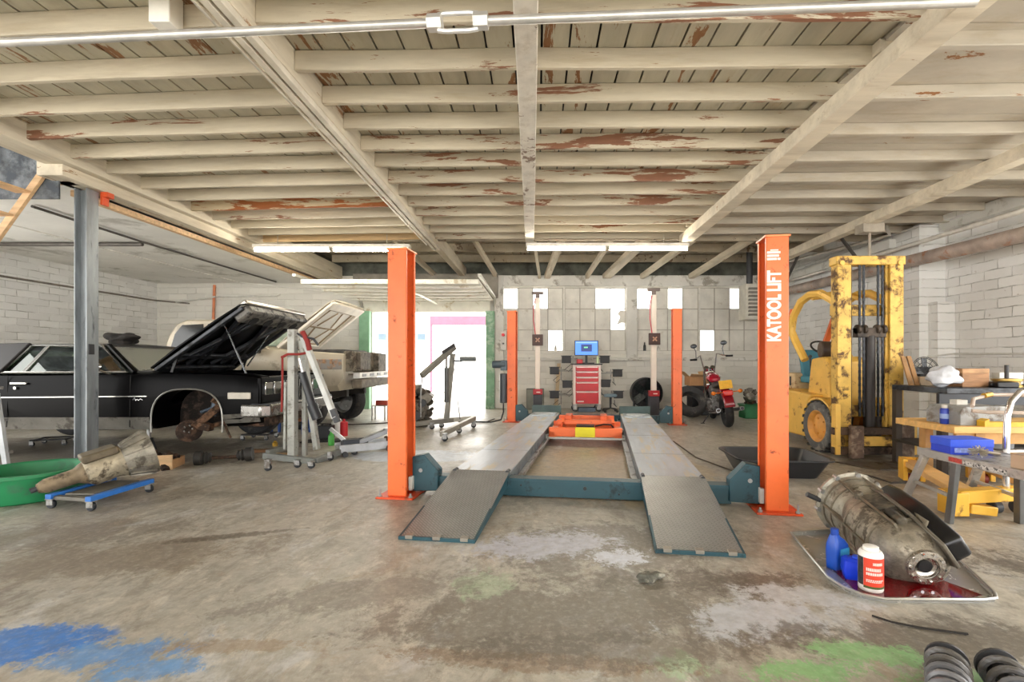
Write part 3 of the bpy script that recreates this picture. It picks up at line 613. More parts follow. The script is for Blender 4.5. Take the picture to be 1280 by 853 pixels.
for y in (-.4, .4):
    b = MB(); b.box(-6.25-CX, -5.65-CX, y-.3, y+.3, .75, 1.1); b.prism([(-6.3-CX, .9), (-6.15-CX, .9), (-6.28-CX, 1.27), (-6.38-CX, 1.27)], 'y', y-.28, y+.28); b.build('seat', M('#3c4038', .8), car, bevel=.03)
MB().torus(.19, .014, 24, 8, T(-5.42-CX, -.4, 1.12) @ RY(65)).build('steering_wheel', M_black, car)
MB().box(-5.3-CX, -4.95-CX, -.75, .75, .9, 1.1).build('dashboard', M('#2d2f2b', .7), car, bevel=.03)
b = MB(); b.sph((-5.31-CX, -.99, 1.135), .09, (.9, .45, .55), 16, 10); b.build('wing_mirror', M_chrome, car)
MB().tube([(-5.24-CX, -.86, 1.05), (-5.26-CX, -.93, 1.07), (-5.29-CX, -.97, 1.10)], .014, 6).build('mirror_arm', M_trim, car)
# nose: grille, lamps, bumper
MB().box(-3.44-CX, -3.39-CX, -.86, .86, .68, 1.0).build('header_panel', M_blk, car, bevel=.01)
g = MB()
for k in range(13): g.box(-3.40-CX, -3.375-CX, -.36+k*.06-.008, -.36+k*.06+.008, .70, .95)
g.build('grille', M_chrome, car)
for y in (-.72, -.52, .52, .72): MB().box(-3.40-CX, -3.365-CX, y-.085, y+.085, .78, .94).build('headlight', glass('lamp_glass', '#dfe6ee', .5), car, bevel=.01)
bp = [(-.86, -3.62), (-.94, -3.6), (-.945, -3.36), (-.86, -3.26), (.86, -3.26), (.945, -3.36), (.94, -3.6), (.86, -3.62), (.86, -3.4), (-.86, -3.4)]
MB().prism([(x-CX, y) for y, x in bp], 'z', .52, .67).build('bumper', M('#8f8d89', .25, .9, .15, 5, '#5d574f', .2), car, bevel=.02)
MB().box(-3.5-CX, -3.28-CX, -.9, .9, .66, .68).build('bumper_pad', M_dkgrey, car, bevel=.008)
MB().box(-3.7-CX, -3.4-CX, -.75, .75, .38, .5).build('front_valance', M_rust, car, bevel=.02)
MB().tube([(-4.92-CX, -.912, .73), (-4.9-CX, -.912, .76), (-4.885-CX, -.912, .72), (-4.87-CX, -.912, .74), (-4.85-CX, -.912, .725), (-4.83-CX, -.912, .745), (-4.80-CX, -.912, .73)], .005, 5).build('script_emblem', M_chrome, car)
# engine bay and suspension
e = MB(); e.box(-4.55-CX, -3.95-CX, -.28, .28, .66, .86); e.cyl((-4.3-CX, 0, .86), (-4.3-CX, 0, .97), .2, n=24); e.box(-3.9-CX, -3.84-CX, -.5, .5, .64, .99); e.build('engine', M('#4d4b47', .6, .2, .4, 8), car, bevel=.01)
k = MB(); k.lathe([(.0, -.03), (.14, -.03), (.145, .0), (.10, .02), (.06, .05), (0, .05)], 24, T(-4.36-CX, -.74, .335) @ RZ(25) @ RX(70)); k.build('brake_hub', M_rust, car)
for a in range(5): MB().at(T(-4.36-CX, -.74, .335) @ RZ(25) @ RX(70)).cyl((.045*math.cos(a*1.257), .045*math.sin(a*1.257), .04), (.045*math.cos(a*1.257), .045*math.sin(a*1.257), .09), .008, n=6).build('wheel_stud', M_steel, car)
k = MB(); k.bar((-4.35-CX, -.7, .36), (-4.08-CX, -.55, .64), .13, .09); k.bar((-4.4-CX, -.68, .42), (-4.12-CX, -.68, .36), .1, .09); k.bar((-4.1-CX, -.7, .72), (-3.95-CX, -.55, .6), .08, .07); k.bar((-4.1-CX, -.62, .66), (-4.0-CX, -.4, .52), .1, .05); k.bar((-4.3-CX, -.66, .34), (-3.98-CX, -.5, .43), .12, .05); k.bar((-4.0-CX, -.62, .40), (-3.92-CX, -.62, .22), .02, .03); k.build('control_arm', M('#7a5a42', .8, .1, .5, 9, '#33271f', .4, 10, .5, 40), car, bevel=.01)
k = MB(); k.tube([(-4.16-CX, -.6, .5), (-4.12-CX, -.56, .8)], .045, 12); k.tube([(-4.3-CX, -.62, .55), (-4.12-CX, -.6, .62), (-3.95-CX, -.6, .70)], .02, 8); k.build('shock_absorber', M('#4a5560', .5, .3), car)
def wheel(name, parent, x, y, z, r, w, rim, yaw=0, rimr=.62):
    mt = T(x, y, z) @ RZ(yaw) @ RX(90); b = MB()
    b.lathe([(r*.64, -w*.46), (r*.7, -w*.5), (r*.9, -w*.5), (r*.98, -w*.40), (r, -w*.3), (r, w*.3), (r*.98, w*.40), (r*.9, w*.5), (r*.7, w*.5), (r*.64, w*.46)], 40, mt, closed=True); o = b.build(name, M_tire, parent)
    b = MB(); q = rimr*r
    b.lathe([(q*1.05, -w*.44), (q*1.0, -w*.47), (q*.9, -w*.40), (q*.8, -w*.2), (q*.45, -w*.25), (q*.3, -w*.36), (0, -w*.36)], 28, mt); b.lathe([(q*1.05, w*.44), (q*1.0, w*.47), (q*.9, w*.40), (q*.8, w*.2), (q*.45, w*.25), (q*.3, w*.36), (0, w*.36)], 28, mt)
    for a in range(5):
        c, s_ = math.cos(a*1.2566)*q*.52, math.sin(a*1.2566)*q*.52; o2 = b.m; b.m = mt; b.cyl((c, s_, -w*.31), (c, s_, w*.31), q*.07, n=8); b.m = o2
    b.build('rim', rim, o); return o
wheel('wheel', car, -4.32-CX, .68, .41, .335, .22, M_trim)
for s in (-1, 1): wheel('wheel', car, -7.18-CX, s*.70, .40, .335, .2, M_trim)
# raised hood
L = 1.42; hm = T(-4.80-CX, 0, 1.10) @ RY(-35.5)
h = MB().at(hm); h.loft([[(x, y*w, z+.03*(1-y*y)) for y in (-1, -.9, -.4, 0, .4, .9, 1)]+[(x, y*w, z-.02) for y in (1, 0, -1)] for x, w, z in ((0, .78, .03), (.4, .80, .04), (1.0, .79, .04), (1.36, .77, .03), (L, .76, .0))])
hood = h.build('hood', M_blk, car)
M_hin = M('#3d3f44', .35, .35, .3, 5, '#1b1b1d', .3)
h = MB().at(hm); h.box(.02, 1.36, -.78, -.71, -.05, .0); h.box(.02, 1.36, .71, .78, -.05, .0); h.box(.0, .1, -.72, .72, -.05, .0); h.box(.28, .36, -.7, .7, -.04, .01)
for y0, y1 in ((-.62, -.12), (.62, .12), (-.35, -.3), (.35, .3), (-.12, -.55), (.12, .55)): h.bar((.14, y0, -.02), (1.22, y1, -.02), .06, .05)
h.build('hood_frame', M_hin, hood, bevel=.012)
h = MB().at(hm); h.box(1.18, 1.42, -.74, .74, -.13, .0); 
h.build('hood_nose', M('#77746e', .5, .3, .4, 7, '#2b2a29', .35, 9), hood, bevel=.03)
for y in (-.5, -.17, .17, .5): MB().at(hm).cyl((1.26, y, -.14), (1.26, y, -.125), .07, n=16).build('hood_opening', M('#1b1a1a', .9), hood)
h = MB().at(hm); h.box(1.30, 1.44, -.76, .76, -.01, .05); h.build('hood_lip', M('#b5b0a6', .3, .7), hood, bevel=.015)
MB().cyl(cl_(P(279, 403, 6.25)), cl_(P(308, 468, 6.15)), .011, n=8).build('hood_strut', M('#a9adb2', .25, .8), car)
MB().cyl(cl_(P(350, 398, 7.3)), cl_(P(309, 458, 7.3)), .011, n=8).build('hood_strut', M('#a9adb2', .25, .8), car)
for y in (-.72, .72): MB().bar((-4.78-CX, y, 1.08), (-4.6-CX, y, 1.22), .02, .05).bar((-4.62-CX, y, 1.0), (-4.52-CX, y, 1.27), .015, .03).build('hood_hinge', M_black, car)
js = thing('jack_stand', 'dark jack stand under the front door sill of the black car', 'jack stand', (-4.98, 6.15, 0))
MB().lathe([(.10, 0), (.10, .012), (.045, .2), (.045, .22)], 4, RZ(45)).build('base', M_dkgrey, js)
MB().cyl((0, 0, .18), (0, 0, .335), .024, n=10).box(-.05, .05, -.025, .025, .335, .36).build('post', M_steel, js)
def caster(parent, x, y, z, r=.035, name='caster', yaw=0):
    mt = T(x, y, 0) @ RZ(yaw); b = MB().at(mt); b.lathe([(r*.35, -r*.35), (r*.9, -r*.38), (r, -r*.25), (r, r*.25), (r*.9, r*.38), (r*.35, r*.35)], 18, T(0, 0, r) @ RX(90), closed=True); o = b.build(name, M('#26292d', .6), parent)
    f = MB().at(mt); f.box(-r*.7, r*.7, -r*.55, -r*.42, r*.8, z); f.box(-r*.7, r*.7, r*.42, r*.55, r*.8, z); f.box(-r*.8, r*.8, -r*.8, r*.8, z-.006, z); f.cyl((0, -r*.6, r), (0, r*.6, r), r*.2, n=8); f.build('caster_fork', M_steel, o); return o
def wheel_dolly(label, x, y, rz=0):
    t = thing('wheel_dolly', label, 'dolly', (x, y, 0), rz, 'wheel dollies under the car')
    MB().box(-.2, .2, -.16, -.12, .075, .095).box(-.2, .2, .12, .16, .075, .095).box(-.2, -.16, -.16, .16, .072, .09).box(.16, .2, -.16, .16, .072, .09).build('frame', M_black, t, bevel=.005)
    for a in (-.18, .18):
        for c in (-.14, .14): caster(t, a, c, .075, .032)
    return t
wheel_dolly('small caster dolly under the far front wheel of the black car', -4.30, 7.43)
wheel_dolly('small caster dolly under the rear of the black car, left of the column', -7.0, 6.95, 20)
b = MB(); b.sph((0, 0, .06), .22, (1, .6, .38), 18, 10, .9, 3); tag(b.build('roof_cloth', M('#2b2724', .9, 0, .4, 7), None, (-5.70, 6.6, 1.44), bevel=0, sub=1), 'crumpled dark cloth lying on the black car roof', 'cloth')

# ------------------------------------------------------------------ tan pickup
TX, TY = -5.4, 9.3
M_tan = M('#c2b7a2', .4, .15, .12, 1.5, '#8d8474', .15, 2, coat=.2); M_und = M('#37332f', .8, .1, .4, 6)
tk = thing('pickup_truck', 'tan pickup truck with open white-lined hood behind the black car', 'truck', (TX, TY, 0))
hw = .93
stn = [(-9.0, .62, 1.28, 1.28, 1), (-8.95, .6, 1.34, .8, 1), (-6.62, .6, 1.36, .8, 1), (-6.6, .6, 1.36, 1.36, 1), (-5.2, .6, 1.40, 1.40, 1), (-4.72, .6, 1.42, 1.42, 1), (-4.70, .6, 1.42, .95, 1), (-3.5, .68, 1.34, .95, .99), (-3.4, .8, 1.33, .95, .98)]
tb = body([(X-TX, a, c, d, k) for X, a, c, d, k in stn], hw, .72, .70).build('body', M_tan, tk)
for X in (-4.14, -7.6):
    for s in (-1, 1):
        cu = MB(); cu.cyl((X-TX, s*.4, .62), (X-TX, s*1.2, .62), .47, n=36); cut(tb, cu.build('cut', M_tan, None, loc=(TX, TY, 0)))
tb.data.polygons.foreach_set('use_smooth', [True]*len(tb.data.polygons)); tb.data.set_sharp_from_angle(angle=R(35))
cab = MB(); prof = [(-6.56, 1.36), (-6.50, 1.65), (-6.40, 1.85), (-6.22, 1.94), (-5.45, 1.95), (-5.25, 1.92), (-4.72, 1.42)]
def cy(z): return .90-(z-1.36)*.17
A = [(x-TX, -cy(z), z) for x, z in prof]; Bq = [(x-TX, cy(z), z) for x, z in prof]
cab.loft([A, Bq], closed=True, cap=True); co_ = cab.build('cab', M_tan, tk, bevel=.035, seg=3)
M_twin = glass('truck_glass', '#5a6163', .12)
for s in (-1, 1):
    def q(x, z): return (x-TX, s*(cy(z)+.006), z)
    for pts in ([(-6.42, 1.44), (-6.38, 1.68), (-6.27, 1.84), (-5.9, 1.86), (-5.86, 1.44)], [(-5.80, 1.44), (-5.82, 1.86), (-5.42, 1.86), (-5.0, 1.48)]):
        MB().slab([q(x, z) for x, z in pts], s*.008).build('side_window', M('#2f3130', .1, 0, .2), tk)
    MB().box(-4.95-TX, -4.82-TX, s*1.02-.1, s*1.02+.1, 1.34, 1.5).build('wing_mirror', M_black, tk, bevel=.02)
MB().slab([(-5.24-TX, -.76, 1.89), (-5.24-TX, .76, 1.89), (-4.76-TX, .86, 1.47), (-4.76-TX, -.86, 1.47)], -.02).build('windshield', M('#9fb3aa', .08, 0, .1), tk)
MB().box(-9-TX, -3.5-TX, -.5, -.4, .55, .72).box(-9-TX, -3.5-TX, .4, .5, .55, .72).build('chassis_rail', M_und, tk)
MB().cyl((-4.14-TX, -.7, .42), (-4.14-TX, .7, .42), .06, n=12).box(-4.5-TX, -3.8-TX, -.35, .35, .5, .95).bar((-4.1-TX, -.6, .45), (-3.5-TX, -.4, .62), .06, .05).bar((-4.1-TX, .6, .45), (-3.5-TX, .4, .62), .06, .05).build('front_axle', M_und, tk, bevel=.02)
wheel('wheel', tk, -4.14-TX, -.8, .405, .405, .27, M('#8a5a3a', .7, .2, .3, 6))
wheel('wheel', tk, -3.98-TX, .72, .405, .405, .27, M('#b9bbbd', .3, .8), -22, .68)
for s in (-1, 1): wheel('wheel', tk, -7.6-TX, s*.78, .405, .405, .27, M_trim)
MB().box(-3.44-TX, -3.28-TX, -.8, .8, 1.02, 1.38).build('radiator_support', M('#8b8272', .7, .1, .4, 8, '#4b443b', .4, 7), tk, bevel=.015)
MB().box(-3.29-TX, -3.2-TX, -.62, -.1, 1.05, 1.36).build('radiator', M('#6f675b', .7, .2, .5, 12), tk, bevel=.01)
MB().box(-3.29-TX, -3.18-TX, .3, .8, 1.0, 1.36).build('radiator', M('#6f675b', .7, .2, .5, 12), tk, bevel=.01)
MB().box(-3.28-TX, -3.1-TX, -.84, .84, .72, .88).build('bumper_beam', M('#7b7163', .7, .1, .4, 8), tk, bevel=.02)
wb = MB().box(-3.26-TX, -3.14-TX, -.82, .82, .90, 1.0).build('bumper_bracket', M('#e3e1dc', .5, .1), tk, bevel=.006)
for y in (-.6, -.2, .2, .6): MB().box(-3.142-TX, -3.135-TX, y-.1, y+.1, .925, .975).build('bracket_slot', M_black, wb)
for s in (-1, 1): MB().box(-3.86-TX, -3.42-TX, s*.925-.02, s*.925+.02, 1.06, 1.24).build('lamp_housing', M('#b98a63', .5, .2, .5, 14, '#8f8b84', .5, 9), tk, bevel=.01)
MB().box(-4.5-TX, -3.5-TX, -.6, .6, 1.2, 1.42).build('engine', M('#4a4844', .7, .2, .5, 9), tk, bevel=.05)
L = 1.32; hm = T(-4.66-TX, 0, 1.47) @ RY(-39)
h = MB().at(hm); h.loft([[(x, y*w, z+.04*(1-y*y)) for y in (-1, -.9, -.4, 0, .4, .9, 1)]+[(x, y*w, z-.015) for y in (1, 0, -1)] for x, w, z in ((0, .74, .0), (.5, .76, .03), (1.2, .74, .03), (L, .72, .0))])
th = h.build('hood', M('#d9cfbb', .4), tk)
h = MB().at(hm); h.box(.0, 1.28, -.75, -.63, -.06, -.01); h.box(.0, 1.28, .63, .75, -.06, -.01); h.box(.0, .14, -.7, .7, -.06, -.01); h.box(1.12, 1.3, -.72, .72, -.07, -.01); h.build('hood_frame', M('#e9e0d0', .5, 0, .1), th, bevel=.012)
for q0, q1 in (((.16, -.58), (1.1, -.5)), ((.16, .58), (1.1, .5)), ((.16, -.58), (.16, .58)), ((1.1, -.5), (1.1, .5)), ((.62, -.54), (.62, .54)), ((.2, -.1), (.6, -.3)), ((.2, .1), (.6, .3)), ((.66, -.3), (1.06, -.1)), ((.66, .3), (1.06, .1))): MB().at(hm).bar((*q0, -.022), (*q1, -.022), .028, .02).build('hood_rib', M('#a08a68', .6, 0, .2), th)
MB().at(hm).box(.1, 1.15, -.64, .64, -.018, -.008).build('hood_liner', M('#f0ebe0', .6, 0, .06), th)

# ------------------------------------------------------------------ engine hoists
M_hoist = M('#a5a69f', .45, .2, .15, 6, '#6e6b63', .2, 8)
h1b = V((-2.95, 5.75, 0)); h1 = thing('engine_hoist', 'folded grey engine hoist standing upright in front of the pickup', 'engine hoist', h1b)
def p1(x, y, Y): return P(x, y, Y)-h1b
MB().bar(p1(366, 570, 5.75), p1(366, 412, 5.75), .085, .1, (0, 1, 0)).bar(p1(381, 570, 5.85), p1(381, 470, 5.85), .05, .06, (0, 1, 0)).build('mast', M_hoist, h1, bevel=.006)
MB().bar(p1(330, 570, 5.72), p1(394, 577, 5.66), .07, .07).bar(p1(394, 577, 5.66), p1(447, 556, 6.3), .07, .07).bar(p1(334, 566, 5.75), p1(372, 556, 6.2), .06, .06).build('base_leg', M('#7f827f', .45, .3, .2, 6), h1, bevel=.006)
MB().bar(p1(396, 562, 5.85), p1(377, 425, 5.8), .06, .08, (0, 1, 0)).build('folding_leg', M_hoist, h1, bevel=.006)
MB().bar(p1(378, 418, 5.7), p1(419, 523, 5.55), .06, .075, (0, 1, 0)).build('boom', M('#b9bab6', .45, .2), h1, bevel=.006)
MB().bar(p1(416, 512, 5.55), p1(422, 528, 5.54), .055, .06, (0, 1, 0)).build('boom_extension', M_dkgrey, h1)
MB().bar(p1(357, 478, 5.8), p1(356, 562, 5.8), .025, .03, (0, 1, 0)).build('brace', M_hoist, h1)
MB().cyl(p1(378, 466, 5.72), p1(392, 512, 5.7), .045, n=14).cyl(p1(390, 506, 5.7), p1(397, 524, 5.7), .06, n=14).build('hydraulic_ram', M('#23262b', .35), h1)
MB().cyl(p1(374, 448, 5.7), p1(379, 470, 5.72), .018, n=10).build('ram_rod', M_chrome, h1)
M_strap = M('#8a2f2b', .8)
MB().tube([p1(352, 447, 5.66), p1(360, 443, 5.64), p1(374, 443, 5.64), p1(386, 441, 5.66)], .016, 6).tube([p1(378, 415, 5.62), p1(384, 426, 5.6), p1(387, 438, 5.62)], .03, 6).build('strap', M_strap, h1)
MB().tube([p1(353, 448, 5.66), p1(353, 480, 5.66), p1(352, 515, 5.66)], .012, 6).build('pump_handle', M_strap, h1)
MB().tube([p1(372, 417, 5.66), p1(378, 421, 5.6), p1(392, 424, 5.6), p1(398, 432, 5.62)], .014, 6).build('chain', M_dkgrey, h1)
def hc(parent, base, gx, gy, r=.05, z=.11, zt=None):
    g = G(gx, gy); return caster(parent, g.x-base.x, g.y-base.y, zt or z, r)
for gx, gy, zz in ((335, 589, .13), (389, 586, .08), (413, 576, .11), (443, 569, .12), (372, 585, .09)): hc(h1, h1b, gx, gy, .04, zz)
h2b = V((-1.5, 8.5, 0)); h2 = thing('engine_hoist', 'engine hoist with extended boom standing in the open doorway', 'engine hoist', h2b)
def p2(x, y, Y): return P(x, y, Y)-h2b
MB().bar(p2(558, 526, 8.7), p2(566, 442, 8.7), .085, .1, (0, 1, 0)).build('mast', M('#8d8a80', .5, .2, .2), h2, bevel=.006)
MB().bar(p2(568, 434, 8.7), p2(527, 470, 8.0), .075, .09).build('boom', M('#7f7d75', .5, .2, .2), h2, bevel=.006)
MB().bar(p2(553, 441, 8.4), p2(568, 431, 8.6), .03, .05).build('boom_lug', M_dkgrey, h2)
MB().cyl(p2(558, 503, 8.55), p2(558, 460, 8.5), .04, n=14).build('hydraulic_ram', M('#5d5f5e', .4), h2)
MB().cyl(p2(558, 460, 8.5), p2(558, 447, 8.45), .018, n=10).build('ram_rod', M_chrome, h2)
MB().bar(p2(565, 451, 8.7), p2(577, 452, 8.6), .025, .03).build('push_bar', M_dkgrey, h2)
MB().cyl(p2(575, 449, 8.6), p2(595, 449, 8.6), .045, n=14).build('handle_grip', M('#6b7070', .6), h2)
MB().tube([p2(566, 447, 8.65), p2(572, 500, 8.65), p2(575, 524, 8.7)], .007, 5).build('cable', M_dkgrey, h2)
MB().tube([p2(528, 472, 8.0), p2(526, 490, 8.0), p2(526, 522, 8.05)], .012, 6).build('chain', M_steel, h2)
M_leg = M('#a7a398', .45, .3, .15)
MB().bar(p2(593, 523, 8.75), p2(552, 543, 7.35), .07, .08).build('base_leg', M_leg, h2, bevel=.006)
MB().bar(p2(567, 525, 8.75), p2(512, 531, 8.3), .07, .08).build('base_leg', M('#7d7a72', .45, .3, .15), h2, bevel=.006)
MB().bar(p2(548, 526, 8.75), p2(593, 523, 8.75), .07, .08).build('base_crossbar', M_leg, h2, bevel=.006)
for gx, gy in ((556, 552), (574, 542), (592, 535), (540, 537), (552, 535), (516, 540)): hc(h2, h2b, gx, gy, .045, .12)
def greasy(name, parent, seed, n, ext, mat):
    random.seed(seed); b = MB()
    for i in range(n):
        c = [random.uniform(-e, e) for e in ext]; r = random.uniform(.03, .09)
        (b.sph((c[0], c[1], c[2]+ext[2]), r, (1, 1, .8), 8, 6) if i % 3 else b.cyl((c[0], c[1], c[2]+ext[2]), (c[0]+random.uniform(-.15, .15), c[1]+random.uniform(-.15, .15), c[2]+ext[2]+random.uniform(-.1, .1)), r*.5, n=8))
    o = b.build(name, mat, parent)
    o['kind'] = 'stuff'
    return o
def engine(name, label, loc, rz, k=1.0, mat=None):
    mat = mat or M('#7b7468', .6, .3, .4, 9, '#3f372d', .4, 9, .4, 50)
    t = thing(name, label, 'engine', loc, rz); t.scale = (k, k, k)
    b = MB().box(-.3, .3, -.17, .17, .12, .45); b.prism([(-.12, .0), (.12, .0), (.17, .14), (-.17, .14)], 'x', -.28, .24); o = b.build('block', mat, t, bevel=.02)
    for s in (-1, 1): MB().at(T(0, s*.15, .47) @ RX(-s*38)).box(-.28, .28, -.1, .1, -.05, .1).build('cylinder_head', M('#8d877b', .55, .4, .3, 8, '#4a4136', .3), t, bevel=.015)
    MB().box(-.2, .2, -.12, .12, .52, .62).cyl((-.05, 0, .6), (-.05, 0, .68), .09, n=18).build('intake', M('#8a857b', .5, .4, .3, 8), t, bevel=.015)
    for y, z, r in ((0, .2, .09), (.12, .4, .06), (-.14, .38, .055)): MB().cyl((.3, y, z), (.36, y, z), r, n=20).build('pulley', M_dkgrey, t, bevel=.006)
    MB().lathe([(.19, -.02), (.2, .06), (.14, .28), (.09, .5), (.06, .62), (0, .62)], 20, T(-.3, 0, .3) @ RY(-90)).build('bell_housing', M('#9a958a', .5, .5, .3, 9), t)
    greasy('wiring', t, 5, 26, (.32, .22, .30), M('#4d463c', .7, .1, .5, 12)); return t
engine('engine', 'greasy brown engine resting on the floor below the hoist boom', (-2.27, 9.0, 0), -80, 1.12)

# ------------------------------------------------------------------ things on the left floor
b = MB(); b.lathe([(0, .0), (.345, .0), (.36, .012), (.405, .235), (.43, .235), (.438, .225), (.43, .25), (.40, .252), (.385, .24), (.345, .02), (0, .02)], 48)
tag(b.build('tub', M('#1f7d4d', .5, 0, .12, 3, '#3d6b50', .2, 4), None, (-4.53, 4.28, 0)), 'round green plastic tub on the floor at the left edge', 'tub')
TD = V((-3.76, 4.14, 0)); td = thing('transmission_dolly', 'blue caster dolly carrying a dirty transmission beside the green tub', 'dolly', TD)
dc = [V((-3.58, 3.85, 0))-TD, V((-3.56, 4.40, 0))-TD, V((-3.97, 3.92, 0))-TD, V((-3.95, 4.45, 0))-TD]
MB().bar(dc[0]+V((0, -.03, .1)), dc[1]+V((0, .03, .1)), .05, .04).build('side_rail', M('#2f6fc0', .4), td, bevel=.004)
MB().bar(dc[2]+V((0, -.03, .1)), dc[3]+V((0, .03, .1)), .05, .04).build('side_rail', M('#2f6fc0', .4), td, bevel=.004)
MB().bar(dc[0]+V((0, .02, .085)), dc[2]+V((0, .02, .085)), .05, .03).bar(dc[1]+V((0, -.04, .085)), dc[3]+V((0, -.04, .085)), .05, .03).box(-.12, .12, -.2, .25, .1, .115).build('cross_plate', M('#6d6a62', .5, .3), td, bevel=.004)
for c in dc: caster(td, c.x, c.y, .082, .036)
M_alu = M('#aaa08c', .5, .45, .35, 7, '#4c4234', .3, 8, .5, 40)
tr1 = thing('transmission', 'dirty automatic transmission with finned bell housing on the blue dolly', 'transmission', (-3.86, 4.2, .14))
ta, tb_ = V((-4.10, 3.93, .155)), V((-3.62, 4.50, .36)); o_ = V((-3.86, 4.2, .14)); ax = (tb_-ta).normalized(); Lt = (tb_-ta).length
fm = frame(ta-o_, ax)
MB().lathe([(0, 0), (.035, 0), (.045, .02), (.06, .05), (.065, .24), (.085, .27), (.10, .30), (.10, .32)], 20, fm).build('tail_housing', M('#8b7a61', .6, .3, .3, 7, '#3d3328', .3), tr1)
MB().lathe([(.10, .30), (.125, .33), (.13, .36), (.125, .50), (.135, .53), (.14, .56), (0, .56)], 24, fm).build('case', M('#b3a78e', .55, .35, .3, 7, '#4c4234', .3, 8, .5, 40), tr1)
bh = MB(); bh.lathe([(.12, .54), (.15, .57), (.165, .62), (.20, .74), (.205, .77), (.19, .77), (.18, .73), (.12, .6)], 28, fm)
for a in range(14):
    c, s_ = math.cos(a*.4488), math.sin(a*.4488); o2 = bh.m; bh.m = fm; bh.bar((.15*c, .15*s_, .57), (.205*c, .205*s_, .75), .014, .02, (c, s_, 0)); bh.m = o2
bh.build('bell_housing', M('#989284', .5, .5, .35, 8, '#4f493f', .32), tr1)
MB().at(fm).box(-.11, .11, .09, .16, .30, .55).build('oil_pan', M('#6f6450', .6, .2, .4, 7), tr1, bevel=.015)
for q in (.36, .44): MB().at(fm).cyl((.08, -.10, q), (.12, -.14, q), .028, n=12).build('servo_cover', M('#cfc4ad', .5), tr1)
MB().cyl(ta-o_-ax*.04, ta-o_, .022, n=10).build('output_shaft', M_dkgrey, tr1)
cbx = thing('parts_tray', 'open wooden tray of greasy parts beside the transmission', 'tray', (-4.32, 5.46, 0), 15)
MB().box(-.22, .22, -.2, -.18, 0, .16).build('front_board', M_rawwood, cbx); MB().box(-.22, .22, .1, .12, 0, .1).box(-.22, -.2, -.18, .1, 0, .1).box(.2, .22, -.18, .1, 0, .1).box(-.2, .2, -.18, .1, 0, .012).build('tray_side', M('#b58a5c', .7), cbx)
tag(MB().cyl((-.05, 0, .035), (.07, 0, .035), .034, n=14).cyl((.07, 0, .035), (.085, 0, .035), .02, n=12).build('bottle', M('#27828f', .4), None, (-4.43, 5.38, .1)), 'small teal bottle lying in the wooden parts tray', 'bottle')
greasy('greasy_parts', None, 11, 22, (.16, .1, .05), M_rust).location = (-4.3, 5.42, .04)
o = D.objects['greasy_parts']; tag(o, 'heap of greasy metal parts in the wooden tray', 'parts'); o['kind'] = 'stuff'
cv = thing('drive_axle', 'rusty drive axle with dark joint boots on the floor below the wheel arch', 'axle', (-3.66, 5.64, 0), 18)
MB().cyl((-.3, 0, .07), (.25, .05, .07), .02, n=10).build('shaft', M_rust, cv)
MB().lathe([(.02, 0), (.06, .02), (.05, .04), (.07, .06), (.055, .08), (.08, .1), (.08, .17), (0, .17)], 18, T(-.14, 0, .08) @ RY(-90)).build('joint_boot', M('#2c2926', .6), cv)
MB().lathe([(.02, 0), (.06, .02), (.05, .04), (.07, .06), (.055, .08), (.08, .1), (.08, .17), (0, .17)], 18, T(.1, .03, .08) @ RY(85)).build('joint_boot', M('#2c2926', .6), cv)
tag(MB().box(-.19, .19, -.05, .05, 0, .035).build('wood_block', M('#7d5a3c', .8, 0, .3, stretch=(1, 6, 6)), None, (-3.72, 6.35, 0), 4, bevel=.004), 'brown wooden plank on the floor under the front of the black car', 'plank')
tag(MB().box(-.16, .16, -.05, .05, 0, .06).build('wood_block', M_rawwood, None, (-3.16, 5.95, 0), 8, bevel=.004), 'pale wooden block on the floor behind the folded hoist base', 'block')
tag(MB().lathe([(0, 0), (.035, 0), (.035, .05), (.02, .06), (.02, .075), (0, .075)], 16).build('brass_fitting', M('#b8923c', .35, .7), None, (-3.72, 6.8, 0)), 'small brass fitting on the floor beside the wheel dolly', 'fitting')
fj = thing('floor_jack', 'silver trolley jack on the floor right of the folded hoist', 'jack', (-2.25, 6.3, 0), 35)
MB().box(-.36, .3, -.14, -.115, .05, .15).box(-.36, .3, .115, .14, .05, .15).box(-.36, -.28, -.115, .115, .06, .12).build('chassis', M('#b9bcc0', .35, .6), fj, bevel=.008)
MB().bar((-.2, 0, .12), (.26, 0, .26), .1, .06).cyl((.28, 0, .26), (.28, 0, .3), .055, n=16).build('lift_arm', M('#a4a7ab', .35, .6), fj, bevel=.008)
MB().box(-.3, -.1, -.08, .08, .1, .2).cyl((-.2, 0, .16), (.02, 0, .16), .045, n=14).build('pump', M('#30343c', .4), fj, bevel=.01)
MB().bar((-.26, 0, .18), (-.42, .1, .34), .04, .04).build('handle_socket', M_steel, fj)
for x, r in ((.27, .055), (-.3, .035)):
    for y in (-.16, .16): MB().cyl((x, y-.018, r), (x, y+.018, r), r, n=18).build('wheel', M_dkgrey, fj, bevel=.005)
rl = thing('brake_rotor', 'rusty brake rotor lying right of the trolley jack', 'brake rotor', (-1.98, 6.75, 0), 0)
MB().lathe([(.05, .0), (.14, .0), (.14, .025), (.09, .03), (.085, .075), (.05, .075)], 28, closed=True).build('disc', M_rust, rl)
greasy('linkage', rl, 21, 10, (.16, .06, .04), M('#6b5748', .6, .4, .4, 9))
def lathe_thing(name, label, cat, loc, prof, mat, n=20, group=None): return tag(MB().lathe(prof, n).build(name, mat, None, loc), label, cat, group)
bot = [(0, 0), (.04, 0), (.042, .01), (.042, .13), (.03, .16), (.016, .175), (.016, .2), (0, .2)]
lathe_thing('bottle', 'small green bottle on the floor between hoist and pickup', 'bottle', tuple(G(414, 557)), bot, M('#4fb04a', .4))
